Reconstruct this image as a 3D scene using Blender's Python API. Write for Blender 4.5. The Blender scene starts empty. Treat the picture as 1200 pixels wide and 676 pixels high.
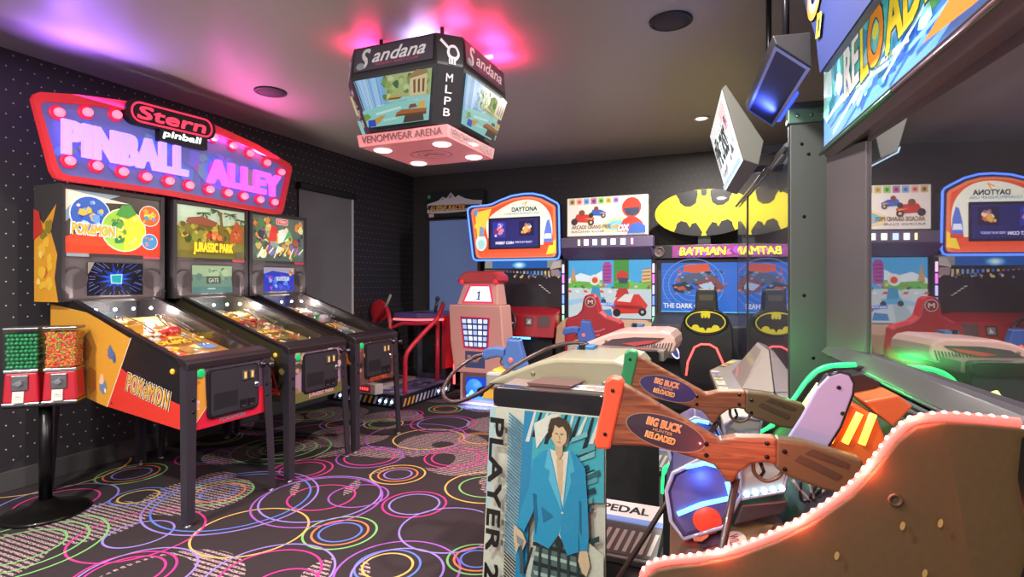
import bpy, bmesh, math, random
from math import sin, cos, pi, radians, atan, sqrt
from mathutils import Vector, Matrix
random.seed(7)
SC = bpy.context.scene
COL = SC.collection
# ---------------------------------------------------------------- camera
CAM_H = 1.37
FPX, CX, CY = 640.0, 600.0, 329.0
YAW = atan(270 / 640)
SN, CS = sin(YAW), cos(YAW)
cam = bpy.data.objects.new('camera', bpy.data.cameras.new('camera'))
COL.objects.link(cam)
cam.location = (0, 0, CAM_H)
cam.rotation_euler = (pi / 2, 0, YAW)
cam.data.sensor_width = 36
cam.data.lens = 36 * FPX / 1200
cam.data.shift_y = -9 / 1200
cam.data.clip_start = 0.02
SC.camera = cam
# ---------------------------------------------------------------- view, world, lights
vs = SC.view_settings
vs.view_transform = 'Standard'
vs.look = 'None'
vs.gamma = 1
vs.use_curve_mapping = False
vs.exposure = 0.42
try:
    SC.cycles.use_denoising = True
    SC.cycles.max_bounces = 8
    SC.cycles.sample_clamp_indirect = 6
except Exception:
    pass
W = bpy.data.worlds.new('world')
SC.world = W
W.use_nodes = True
W.node_tree.nodes['Background'].inputs[0].default_value = (1.0, .97, .95, 1)
W.node_tree.nodes['Background'].inputs[1].default_value = .55
DOWNLIGHTS = [(-.35, 5.344), (-.35, 2.05), (-1.3, .15), (-3.0, .3), (-.8, -1.2), (-2.6, -1.2)]  # only the first is in view; the others are added as fill light
DOWN_W = 62
def lamp(name, kind, loc, power, color=(1, 1, 1), size=.1, rot=(0, 0, 0), parent=None, sizey=None, spot=None, blend=.5):
    l = bpy.data.lights.new(name, kind)
    l.energy = power
    l.color = color
    if kind == 'AREA':
        l.size = size
        if sizey:
            l.shape = 'RECTANGLE'; l.size_y = sizey
        else:
            l.shape = 'DISK'
    elif kind == 'SPOT':
        l.shadow_soft_size = size; l.spot_size = spot; l.spot_blend = blend
    else:
        l.shadow_soft_size = size
    o = bpy.data.objects.new(name, l)
    COL.objects.link(o)
    o.location = loc; o.rotation_euler = rot
    if parent: adopt(o, parent)
    return o

# ---------------------------------------------------------------- helpers
GLOW = .66          # every lit picture, sign and strip is scaled together
def lin(h):
    if not isinstance(h, str): return tuple(h)[:3]
    h = h.lstrip('#')
    out = []
    for i in (0, 2, 4):
        c = int(h[i:i + 2], 16) / 255
        out.append(c / 12.92 if c <= .04045 else ((c + .055) / 1.055) ** 2.4)
    return tuple(out)
MATS = {}
def M(name, col, rough=.5, metal=0.0, spec=.5, coat=0.0):
    if name in MATS: return MATS[name]
    m = bpy.data.materials.new(name); m.use_nodes = True
    b = m.node_tree.nodes['Principled BSDF']
    b.inputs['Base Color'].default_value = (*lin(col), 1)
    b.inputs['Roughness'].default_value = rough
    b.inputs['Metallic'].default_value = metal
    b.inputs['Specular IOR Level'].default_value = spec
    b.inputs['Coat Weight'].default_value = coat
    MATS[name] = m
    return m
def E(name, col, st=1.0):
    if name in MATS: return MATS[name]
    m = bpy.data.materials.new(name); m.use_nodes = True
    nt = m.node_tree
    b = nt.nodes['Principled BSDF']
    b.inputs['Base Color'].default_value = (*lin(col), 1)
    b.inputs['Emission Color'].default_value = (*lin(col), 1)
    b.inputs['Emission Strength'].default_value = st * GLOW
    b.inputs['Roughness'].default_value = .4
    MATS[name] = m
    return m
def PRINT(name, emit=0.0, rough=.45, coat=0.0, base=1.0):
    """a printed or backlit graphic: colours come from the mesh's own colour attribute"""
    if name in MATS: return MATS[name]
    m = bpy.data.materials.new(name); m.use_nodes = True
    nt = m.node_tree; b = nt.nodes['Principled BSDF']
    a = nt.nodes.new('ShaderNodeAttribute'); a.attribute_name = 'Col'
    # a fine print grain so that flat fields of ink are not perfectly even
    n = nt.nodes.new('ShaderNodeTexNoise'); n.inputs['Scale'].default_value = 60; n.inputs['Detail'].default_value = 3
    r = nt.nodes.new('ShaderNodeMapRange'); r.inputs[3].default_value = .86 * (base or 1); r.inputs[4].default_value = 1.12 * (base or 1)
    mx = nt.nodes.new('ShaderNodeMix'); mx.data_type = 'RGBA'; mx.blend_type = 'MULTIPLY'; mx.inputs[0].default_value = 1
    nt.links.new(n.outputs['Fac'], r.inputs[0])
    nt.links.new(a.outputs['Color'], mx.inputs[6]); nt.links.new(r.outputs[0], mx.inputs[7])
    if base > 0: nt.links.new(mx.outputs[2], b.inputs['Base Color'])
    else: b.inputs['Base Color'].default_value = (.01, .01, .01, 1)
    if emit > 0:
        nt.links.new(mx.outputs[2], b.inputs['Emission Color'])
        b.inputs['Emission Strength'].default_value = emit * GLOW
    b.inputs['Roughness'].default_value = rough
    b.inputs['Coat Weight'].default_value = coat
    MATS[name] = m
    return m
def GLASS(name, tint=(1, 1, 1), ior=1.45, rough=.02):
    """thin pane: mostly clear with a Fresnel reflection"""
    if name in MATS: return MATS[name]
    m = bpy.data.materials.new(name); m.use_nodes = True
    nt = m.node_tree; nt.nodes.remove(nt.nodes['Principled BSDF'])
    t = nt.nodes.new('ShaderNodeBsdfTransparent'); t.inputs[0].default_value = (*tint, 1)
    g = nt.nodes.new('ShaderNodeBsdfGlossy'); g.inputs['Roughness'].default_value = rough
    f = nt.nodes.new('ShaderNodeFresnel'); f.inputs[0].default_value = ior
    mx = nt.nodes.new('ShaderNodeMixShader')
    ge = nt.nodes.new('ShaderNodeNewGeometry'); iv = nt.nodes.new('ShaderNodeMath'); iv.operation = 'SUBTRACT'; iv.inputs[0].default_value = 1
    ml = nt.nodes.new('ShaderNodeMath'); ml.operation = 'MULTIPLY'
    nt.links.new(ge.outputs['Backfacing'], iv.inputs[1]); nt.links.new(iv.outputs[0], ml.inputs[0]); nt.links.new(f.outputs[0], ml.inputs[1])
    nt.links.new(ml.outputs[0], mx.inputs[0]); nt.links.new(t.outputs[0], mx.inputs[1]); nt.links.new(g.outputs[0], mx.inputs[2])
    nt.links.new(mx.outputs[0], nt.nodes['Material Output'].inputs[0])
    MATS[name] = m
    return m
def MIRROR(name, fac=.5, col='#15151a', tint=(1, 1, 1)):
    """dark screen glass with a strong reflection"""
    if name in MATS: return MATS[name]
    m = bpy.data.materials.new(name); m.use_nodes = True
    nt = m.node_tree; b = nt.nodes['Principled BSDF']
    b.inputs['Base Color'].default_value = (*lin(col), 1); b.inputs['Roughness'].default_value = .3
    g = nt.nodes.new('ShaderNodeBsdfGlossy'); g.inputs['Roughness'].default_value = .012; g.inputs[0].default_value = (*tint, 1)
    mx = nt.nodes.new('ShaderNodeMixShader'); mx.inputs[0].default_value = fac
    nt.links.new(b.outputs[0], mx.inputs[1]); nt.links.new(g.outputs[0], mx.inputs[2])
    nt.links.new(mx.outputs[0], nt.nodes['Material Output'].inputs[0])
    MATS[name] = m
    return m

def adopt(o, parent):
    """meshes are built in world coordinates, so only a root Empty's offset has to be taken back"""
    o.parent = parent
    o.matrix_parent_inverse = Matrix.Translation(-Vector(parent.location)) if parent.type == 'EMPTY' else Matrix.Identity(4)
def thing(name, label, cat, loc=(0, 0, 0), group=None):
    o = bpy.data.objects.new(name, None); COL.objects.link(o)
    o.location = loc; o.empty_display_size = .1
    tag(o, label, cat, group)
    return o
def tag(o, label, cat, group=None):
    o['label'] = label; o['category'] = cat
    if group: o['group'] = group
    return o

class MB:
    """collects shapes into one mesh; coordinates pass through xf into the world"""
    def __init__(s, xf=None):
        s.v = []; s.f = []; s.m = []; s.xf = xf; s.cur = 0; s.sm = []
    def mat(s, i): s.cur = i; return s
    def add(s, vs, fs, smooth=False):
        b = len(s.v); s.v += [tuple(p) for p in vs]
        for f in fs:
            s.f.append([b + i for i in f]); s.m.append(s.cur); s.sm.append(smooth)
        return s
    def box(s, x0, x1, y0, y1, z0, z1):
        if x0 > x1: x0, x1 = x1, x0
        if y0 > y1: y0, y1 = y1, y0
        if z0 > z1: z0, z1 = z1, z0
        v = [(x0, y0, z0), (x1, y0, z0), (x1, y1, z0), (x0, y1, z0), (x0, y0, z1), (x1, y0, z1), (x1, y1, z1), (x0, y1, z1)]
        return s.add(v, [(0, 3, 2, 1), (4, 5, 6, 7), (0, 1, 5, 4), (1, 2, 6, 5), (2, 3, 7, 6), (3, 0, 4, 7)])
    def hexa(s, a, b):
        """two matching quads (lists of 4 points) joined"""
        return s.add(list(a) + list(b), [(0, 3, 2, 1), (4, 5, 6, 7), (0, 1, 5, 4), (1, 2, 6, 5), (2, 3, 7, 6), (3, 0, 4, 7)])
    def prism(s, pts, fn0, fn1, smooth=False):
        """outline pts (2D) extruded between two maps fn0/fn1 : (a,b)->xyz"""
        n = len(pts)
        v = [fn0(*p) for p in pts] + [fn1(*p) for p in pts]
        s.add(v, [tuple(range(n))[::-1], tuple(range(n, 2 * n))])
        b = len(s.v) - 2 * n
        for i in range(n):
            j = (i + 1) % n
            s.f.append([b + i, b + j, b + n + j, b + n + i]); s.m.append(s.cur); s.sm.append(smooth)
        return s
    def px(s, pts, x0, x1): return s.prism(pts, lambda a, b: (x0, a, b), lambda a, b: (x1, a, b))   # pts (y,z)
    def py(s, pts, y0, y1): return s.prism(pts, lambda a, b: (a, y0, b), lambda a, b: (a, y1, b))   # pts (x,z)
    def pz(s, pts, z0, z1): return s.prism(pts, lambda a, b: (a, b, z0), lambda a, b: (a, b, z1))   # pts (x,y)
    def tube(s, pts, r, n=8, closed=False, taper=None):
        pts = [Vector(p) for p in pts]; N = len(pts); rings = []
        up = None
        for i, p in enumerate(pts):
            if closed: d = pts[(i + 1) % N] - pts[i - 1]
            else: d = pts[min(i + 1, N - 1)] - pts[max(i - 1, 0)]
            if d.length < 1e-9: d = Vector((0, 0, 1))
            d.normalize()
            if up is None:
                up = Vector((0, 0, 1)) if abs(d.z) < .9 else Vector((1, 0, 0))
            a = d.cross(up)
            if a.length < 1e-5: a = d.cross(Vector((1, .3, .2)))
            a.normalize(); up = a.cross(d).normalized()
            rr = r if taper is None else taper[i]
            rings.append([p + (a * cos(2 * pi * k / n) + up * sin(2 * pi * k / n)) * rr for k in range(n)])
        v = [q for ring in rings for q in ring]
        f = []
        for i in range(N if closed else N - 1):
            i2 = (i + 1) % N
            for k in range(n):
                k2 = (k + 1) % n
                f.append((i * n + k, i * n + k2, i2 * n + k2, i2 * n + k))
        s.add(v, f, True)
        if not closed:
            b = len(s.v) - len(v)
            s.f.append([b + k for k in range(n)][::-1]); s.m.append(s.cur); s.sm.append(False)
            s.f.append([b + (N - 1) * n + k for k in range(n)]); s.m.append(s.cur); s.sm.append(False)
        return s
    def cyl(s, p0, p1, r, n=16, r1=None):
        return s.tube([p0, p1], r, n, taper=[r, r if r1 is None else r1])
    def lathe(s, prof, c=(0, 0, 0), n=24, axis='z'):
        """prof: (r, h) list"""
        v = []; f = []
        for r, h in prof:
            for k in range(n):
                a = 2 * pi * k / n
                if axis == 'z': v.append((c[0] + r * cos(a), c[1] + r * sin(a), c[2] + h))
                elif axis == 'x': v.append((c[0] + h, c[1] + r * cos(a), c[2] + r * sin(a)))
                else: v.append((c[0] + r * cos(a), c[1] + h, c[2] + r * sin(a)))
        m = len(prof); ring = abs(prof[0][0] - prof[-1][0]) < 1e-6 and prof[0][0] > .002 and m > 3      # a closed section makes a hollow ring
        for i in range(m if ring else m - 1):
            for k in range(n):
                k2 = (k + 1) % n; i2 = (i + 1) % m
                f.append((i * n + k, i * n + k2, i2 * n + k2, i2 * n + k))
        if not ring: f.append(tuple(range(n))[::-1]); f.append(tuple(range((m - 1) * n, m * n)))
        return s.add(v, f, True)
    def ball(s, c, r, n=12, sz=1.0):
        k = n // 2
        prof = [(max(1e-4, r * sin(pi * i / k)), -r * sz * cos(pi * i / k)) for i in range(k + 1)]
        return s.lathe(prof, c, n)
    def quad(s, a, b, c, d): return s.add([a, b, c, d], [(0, 1, 2, 3)])
    def build(s, name, mats, parent=None, bevel=0.0, seg=2, sub=0):
        me = bpy.data.meshes.new(name)
        vv = s.v
        if s.xf is not None: vv = [tuple(s.xf @ Vector(p)) for p in vv]
        me.from_pydata(vv, [], s.f)
        if not isinstance(mats, (list, tuple)): mats = [mats]
        for m in mats: me.materials.append(m)
        me.polygons.foreach_set('material_index', s.m)
        me.polygons.foreach_set('use_smooth', s.sm)
        bm = bmesh.new(); bm.from_mesh(me)
        bmesh.ops.recalc_face_normals(bm, faces=bm.faces); bm.to_mesh(me); bm.free()
        o = bpy.data.objects.new(name, me); COL.objects.link(o)
        if parent is not None: adopt(o, parent)
        if bevel > 0:
            md = o.modifiers.new('bevel', 'BEVEL'); md.width = bevel; md.segments = seg; md.limit_method = 'ANGLE'; md.angle_limit = radians(40)
        if sub:
            md = o.modifiers.new('sub', 'SUBSURF'); md.levels = sub; md.render_levels = sub
        return o
def rrect(x0, x1, y0, y1, r, n=5):
    out = []
    for cx, cy, a0 in ((x1 - r, y1 - r, 0), (x0 + r, y1 - r, 90), (x0 + r, y0 + r, 180), (x1 - r, y0 + r, 270)):
        for i in range(n + 1):
            a = radians(a0 + 90 * i / n); out.append((cx + r * cos(a), cy + r * sin(a)))
    return out
def circ(cx, cy, r, n=28, ry=None, a0=0, a1=360, rot=0):
    ry = r if ry is None else ry
    full = abs(a1 - a0) >= 360
    out = []
    for i in range(n if full else n + 1):
        a = radians(a0 + (a1 - a0) * i / n); x, y = r * cos(a), ry * sin(a)
        c, s_ = cos(radians(rot)), sin(radians(rot))
        out.append((cx + x * c - y * s_, cy + x * s_ + y * c))
    return out
def smooth_path(pts, n=6, closed=False):
    """Catmull-Rom through the points"""
    P = [Vector(p) for p in pts]; N = len(P); out = []
    for i in range(N if closed else N - 1):
        if closed: p0, p1, p2, p3 = P[i - 1], P[i], P[(i + 1) % N], P[(i + 2) % N]
        else: p0, p1, p2, p3 = P[max(i - 1, 0)], P[i], P[i + 1], P[min(i + 2, N - 1)]
        for k in range(n):
            t = k / n
            out.append(.5 * ((2 * p1) + (p2 - p0) * t + (2 * p0 - 5 * p1 + 4 * p2 - p3) * t * t + (3 * p1 - p0 - 3 * p2 + p3) * t ** 3))
    if not closed: out.append(P[-1])
    return [tuple(q) for q in out]

TXT = {}
def text_mesh(string, bold=0.0, shear=0.0, space=1.0):
    key = (string, bold, shear, space)
    if key in TXT: return TXT[key]
    cu = bpy.data.curves.new('lettering', 'FONT')
    cu.body = string; cu.size = 1; cu.offset = bold; cu.shear = shear; cu.resolution_u = 3; cu.fill_mode = 'FRONT' if hasattr(cu, 'fill_mode') else cu.fill_mode
    cu.space_character = space
    ob = bpy.data.objects.new('lettering', cu)
    me = bpy.data.meshes.new_from_object(ob)
    vs_ = [(v.co.x, v.co.y) for v in me.vertices]; fs = [tuple(p.vertices) for p in me.polygons]
    bpy.data.objects.remove(ob); bpy.data.curves.remove(cu); bpy.data.meshes.remove(me)
    if vs_:
        x0 = min(v[0] for v in vs_); x1 = max(v[0] for v in vs_); y0 = min(v[1] for v in vs_); y1 = max(v[1] for v in vs_)
        vs_ = [((x - x0) / (x1 - x0), (y - y0) / (y1 - y0)) for x, y in vs_]
    TXT[key] = (vs_, fs)
    return TXT[key]
class Art:
    """flat printed graphic: shapes in (a,b) metres, stacked by fractions of a millimetre"""
    def __init__(s, step=.00025): s.v = []; s.f = []; s.c = []; s.z = 0.0; s.step = step; s.cut = None
    def poly(s, pts, col):
        s.z += s.step; b = len(s.v)
        s.v += [(p[0], p[1], s.z) for p in pts]; s.f.append([b + i for i in range(len(pts))]); s.c.append(lin(col)); return s
    def rect(s, x0, x1, y0, y1, col): return s.poly([(x0, y0), (x1, y0), (x1, y1), (x0, y1)], col)
    def disc(s, cx, cy, r, col, n=24, ry=None, rot=0): return s.poly(circ(cx, cy, r, n, ry, rot=rot), col)
    def ring(s, cx, cy, r0, r1, col, n=32, ky=1.0, a0=0, a1=360):
        s.z += s.step; b = len(s.v)
        for i in range(n + 1):
            a = radians(a0 + (a1 - a0) * i / n)
            s.v.append((cx + r0 * cos(a), cy + ky * r0 * sin(a), s.z)); s.v.append((cx + r1 * cos(a), cy + ky * r1 * sin(a), s.z))
        for i in range(n):
            s.f.append([b + 2 * i, b + 2 * i + 1, b + 2 * i + 3, b + 2 * i + 2]); s.c.append(lin(col))
        return s
    def line(s, pts, w, col):
        s.z += s.step
        P = [Vector(p) for p in pts]
        for a, c in zip(P[:-1], P[1:]):
            d = (c - a); d = d.normalized() if d.length else Vector((1, 0)); n = Vector((-d.y, d.x)) * w / 2
            b = len(s.v); s.v += [(*q, s.z) for q in (a + n - d * w * .2, a - n - d * w * .2, c - n + d * w * .2, c + n + d * w * .2)]
            s.f.append([b, b + 1, b + 2, b + 3]); s.c.append(lin(col))
        return s
    def text(s, string, x, y, w, h, col, bold=.02, shear=0, rot=0, space=1.0, out=None, outw=.012):
        """lettering fitted into the box w x h whose lower left corner is (x,y); rot in degrees about that corner"""
        if out is not None:
            s.text(string, x - outw * cos(radians(rot)) + outw * sin(radians(rot)), y - outw * sin(radians(rot)) - outw * cos(radians(rot)), w + 2 * outw, h + 2 * outw, out, bold + .03, shear, rot, space)
        vs_, fs = text_mesh(string, 0.0, shear, space)
        c, q = cos(radians(rot)), sin(radians(rot))
        k = bold * .8 * h                               # heavier strokes: the same letters laid down again a hair to each side
        for dx, dy in (((0, 0), (k, k), (-k, k), (k, -k), (-k, -k)) if k > 0 else ((0, 0),)):
            s.z += s.step * .4; b = len(s.v)
            for u, v in vs_:
                a_ = u * (w - 2 * k) + k + dx; e_ = v * (h - 2 * k) + k + dy
                s.v.append((x + a_ * c - e_ * q, y + a_ * q + e_ * c, s.z))
            for f in fs: s.f.append([b + i for i in f]); s.c.append(lin(col))
        return s
    def burst(s, cx, cy, r0, r1, n, col, rng=random, ky=1.0):
        pts = []
        for i in range(2 * n):
            a = pi * i / n; r = (r1 if i % 2 else r0) * rng.uniform(.85, 1.15)
            pts.append((cx + r * cos(a), cy + ky * r * sin(a)))
        return s.poly(pts, col)
    def blobs(s, x0, x1, y0, y1, n, cols, rmin, rmax, rng=random):
        for _ in range(n):
            r = rng.uniform(rmin, rmax); cx = rng.uniform(x0 + r, x1 - r) if x1 - x0 > 2 * r else (x0 + x1) / 2; cy = rng.uniform(y0 + r, y1 - r) if y1 - y0 > 2 * r else (y0 + y1) / 2
            k = rng.randint(5, 9); a0 = rng.uniform(0, 6)
            pts = [(cx + r * rng.uniform(.5, 1) * cos(a0 + 2 * pi * i / k), cy + r * rng.uniform(.5, 1) * sin(a0 + 2 * pi * i / k)) for i in range(k)]
            s.poly(pts, rng.choice(cols))
        return s
    def build(s, name, mat, parent, o, ua, ub, lift=.0015):
        """o: origin, ua/ub: unit vectors of a and b; the art faces ua x ub"""
        o = Vector(o); ua = Vector(ua); ub = Vector(ub); n = ua.cross(ub).normalized()
        me = bpy.data.meshes.new(name)
        me.from_pydata([tuple(o + ua * p[0] + ub * p[1] + n * (p[2] + lift)) for p in s.v], [], s.f)
        me.materials.append(mat)
        ca = me.color_attributes.new('Col', 'FLOAT_COLOR', 'CORNER')
        data = []
        for p, c in zip(me.polygons, s.c):
            data += [*c, 1.0] * p.loop_total
        ca.data.foreach_set('color', data)
        bm = bmesh.new(); bm.from_mesh(me)
        bm.normal_update()
        for f in bm.faces:
            if f.normal.dot(n) < 0: f.normal_flip()
        bm.to_mesh(me); bm.free()
        ob = bpy.data.objects.new(name, me); COL.objects.link(ob)
        if parent is not None: adopt(ob, parent)
        return ob
def at(u, v, X=None, Y=None, Z=None):
    """the point of a known plane that the photograph shows at pixel (u,v)"""
    a = (u - CX) / FPX; b = (CY - v) / FPX
    dx, dy, dz = a * CS - SN, CS + a * SN, b
    d = X / dx if X is not None else Y / dy if Y is not None else (Z - CAM_H) / dz
    return Vector((dx * d, dy * d, CAM_H + dz * d))
# materials used in many places
BLACK = M('black_laminate', '#2a282d', .45)
BLACKM = M('black_metal', '#232227', .35, .6)
DARK = M('dark_grey_panel', '#333338', .5)
CHROME = M('chrome', '#c8c8cc', .18, 1)
STEEL = M('brushed_steel', '#8c8c92', .35, .9)
WHITEP = M('white_plastic', '#d9d5c8', .4)
REDP = M('red_plastic', '#b5122a', .35, coat=.4)
RUBBER = M('black_rubber', '#121214', .7)
INK = PRINT('printed_graphic', 0, .4, .2)
LIT = PRINT('backlit_graphic', .9, .3)
SCREEN = PRINT('display_picture', 1.0, .2, base=0)
CLEAR = GLASS('clear_glass')
# ================================================================ THE ROOM
XL, YB, XR, YF, ZC = -4.41, 6.76, 1.35, -2.6, 2.88
def struct(o): o['kind'] = 'structure'; return o
def wall_material(name='dotted_black_wall', base='#353136', dots='#c9c4c0'):
    m = bpy.data.materials.new(name); m.use_nodes = True
    nt = m.node_tree; N = nt.nodes; L = nt.links; b = N['Principled BSDF']
    tc = N.new('ShaderNodeTexCoord'); sp = N.new('ShaderNodeSeparateXYZ'); L.new(tc.outputs['Object'], sp.inputs[0])
    def mt(op, a, c=None):
        n = N.new('ShaderNodeMath'); n.operation = op
        for i, q in enumerate((a, c)):
            if q is None: continue
            if isinstance(q, (int, float)): n.inputs[i].default_value = q
            else: L.new(q, n.inputs[i])
        return n.outputs[0]
    s = .078
    h = mt('ADD', sp.outputs['X'], sp.outputs['Y'])          # along the wall (one of them is constant)
    row = mt('FLOOR', mt('DIVIDE', sp.outputs['Z'], s))
    odd = mt('MULTIPLY', mt('MODULO', mt('ABSOLUTE', row), 2), .5)
    fx = mt('SUBTRACT', mt('FRACT', mt('ADD', mt('ADD', mt('DIVIDE', h, s), odd), 100)), .5)
    fz = mt('SUBTRACT', mt('FRACT', mt('DIVIDE', sp.outputs['Z'], s)), .5)
    d = mt('SQRT', mt('ADD', mt('MULTIPLY', fx, fx), mt('MULTIPLY', fz, fz)))
    dot = mt('LESS_THAN', d, .062)
    mx = N.new('ShaderNodeMix'); mx.data_type = 'RGBA'
    mx.inputs[6].default_value = (*lin(base), 1); mx.inputs[7].default_value = (*lin(dots), 1)
    L.new(dot, mx.inputs[0]); L.new(mx.outputs[2], b.inputs['Base Color'])
    b.inputs['Roughness'].default_value = .55
    return m
WALLM = wall_material()
def ceiling_material():
    m = bpy.data.materials.new('dark_ceiling_paint'); m.use_nodes = True
    nt = m.node_tree; b = nt.nodes['Principled BSDF']
    b.inputs['Base Color'].default_value = (*lin('#aaa49c'), 1); b.inputs['Roughness'].default_value = .42
    n = nt.nodes.new('ShaderNodeTexNoise'); n.inputs['Scale'].default_value = 90
    bp = nt.nodes.new('ShaderNodeBump'); bp.inputs['Strength'].default_value = .04
    nt.links.new(n.outputs['Fac'], bp.inputs['Height']); nt.links.new(bp.outputs[0], b.inputs['Normal'])
    return m
PLAINW = M('black_wall_paint', '#242226', .6)
struct(MB().box(XL - .1, XL, YF, YB + .1, -.02, ZC).build('wall_left', WALLM))
struct(MB().box(XL - .1, XR + .1, YB, YB + .1, -.02, ZC).build('wall_back', wall_material('brown_black_wall', '#443f3f', '#6d6866')))
struct(MB().box(XR, XR + .1, YF, YB, -.02, ZC).build('wall_right', PLAINW))
struct(MB().box(XL - .1, XR + .1, YF - .1, YB + .1, ZC, ZC + .1).build('ceiling', ceiling_material()))
struct(MB().box(XL, XL + .018, YF, YB, 0, .132).build('baseboard_left', M('grey_baseboard', '#4c494b', .5), bevel=.004))
struct(MB().box(XL, XR, YB - .018, YB, 0, .132).build('baseboard_back', MATS['grey_baseboard'], bevel=.004))
# ---- carpet: one floor mesh, the woven neon rings are part of it
def carpet_material():
    m = bpy.data.materials.new('dark_patterned_carpet'); m.use_nodes = True
    nt = m.node_tree; N = nt.nodes; L = nt.links; b = N['Principled BSDF']
    tc = N.new('ShaderNodeTexCoord')
    def mt(op, a, c=None):
        n = N.new('ShaderNodeMath'); n.operation = op
        for i, q in enumerate((a, c)):
            if q is None: continue
            if isinstance(q, (int, float)): n.inputs[i].default_value = q
            else: L.new(q, n.inputs[i])
        return n.outputs[0]
    # big curved patches of pale scribble
    vo = N.new('ShaderNodeTexVoronoi'); vo.inputs['Scale'].default_value = 1.35; vo.inputs['Randomness'].default_value = .9
    L.new(tc.outputs['Object'], vo.inputs['Vector'])
    d = vo.outputs['Distance']
    band = mt('MULTIPLY', mt('GREATER_THAN', d, .17), mt('LESS_THAN', d, .52))
    no = N.new('ShaderNodeTexNoise'); no.inputs['Scale'].default_value = 1.3; no.inputs['Detail'].default_value = 0
    L.new(tc.outputs['Object'], no.inputs['Vector'])
    band = mt('MULTIPLY', band, mt('GREATER_THAN', no.outputs['Fac'], .40))
    # scribble strokes in rows
    sp = N.new('ShaderNodeSeparateXYZ'); L.new(tc.outputs['Object'], sp.inputs[0])
    ry = mt('FRACT', mt('MULTIPLY', sp.outputs['Y'], 33))
    rows = mt('MULTIPLY', mt('GREATER_THAN', ry, .28), mt('LESS_THAN', ry, .82))
    mp = N.new('ShaderNodeMapping'); mp.inputs['Scale'].default_value = (75, 210, 1); L.new(tc.outputs['Object'], mp.inputs[0])
    n2 = N.new('ShaderNodeTexNoise'); n2.inputs['Scale'].default_value = 1; n2.inputs['Detail'].default_value = 2; L.new(mp.outputs[0], n2.inputs['Vector'])
    ink = mt('MULTIPLY', mt('MULTIPLY', rows, mt('GREATER_THAN', n2.outputs['Fac'], .47)), band)
    n3 = N.new('ShaderNodeTexNoise'); n3.inputs['Scale'].default_value = 260; n3.inputs['Detail'].default_value = 2
    L.new(tc.outputs['Object'], n3.inputs['Vector'])
    rp = N.new('ShaderNodeValToRGB'); rp.color_ramp.elements[0].color = (*lin('#1a1618'), 1); rp.color_ramp.elements[1].color = (*lin('#463c40'), 1)
    L.new(n3.outputs['Fac'], rp.inputs[0])
    mx = N.new('ShaderNodeMix'); mx.data_type = 'RGBA'; L.new(ink, mx.inputs[0]); L.new(rp.outputs[0], mx.inputs[6]); mx.inputs[7].default_value = (*lin('#b4989a'), 1)
    L.new(mx.outputs[2], b.inputs['Base Color'])
    b.inputs['Roughness'].default_value = .95; b.inputs['Specular IOR Level'].default_value = .15
    bp = N.new('ShaderNodeBump'); bp.inputs['Strength'].default_value = .3; bp.inputs['Distance'].default_value = .004
    L.new(n3.outputs['Fac'], bp.inputs['Height']); L.new(bp.outputs[0], b.inputs['Normal'])
    return m
RC = {'p': '#c83a86', 'l': '#8f7cc8', 'b': '#5c78cc', 'o': '#d07c50', 'g': '#78b46c', 'y': '#cba85c', 'm': '#9a58b4'}
floor = MB()
floor.box(XL - .1, XR + .1, YF - .1, YB + .1, -.06, 0)
ring_z = .0006
def carpet_ring(x, y, r, c, w=.013):
    global ring_z
    ring_z += .00002
    floor.mat(1 + 'plbogym'.index({'p': 'p', 'l': 'l', 'b': 'b', 'o': 'o', 'g': 'g', 'y': 'y', 'm': 'm'}[c]))
    n = 56; v = []; f = []
    for i in range(n):
        a = 2 * pi * i / n
        v += [(x + (r - w / 2) * cos(a), y + (r - w / 2) * sin(a), ring_z), (x + (r + w / 2) * cos(a), y + (r + w / 2) * sin(a), ring_z)]
    for i in range(n):
        j = (i + 1) % n; f.append((2 * i, 2 * j, 2 * j + 1, 2 * i + 1))
    if XL + r < x < XR - r and YF + r < y < YB - r: floor.add(v, f)
    else:
        f = [q for q in f if all(XL < v[i][0] < XR and YF < v[i][1] < YB for i in q)]; floor.add(v, f)
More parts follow.
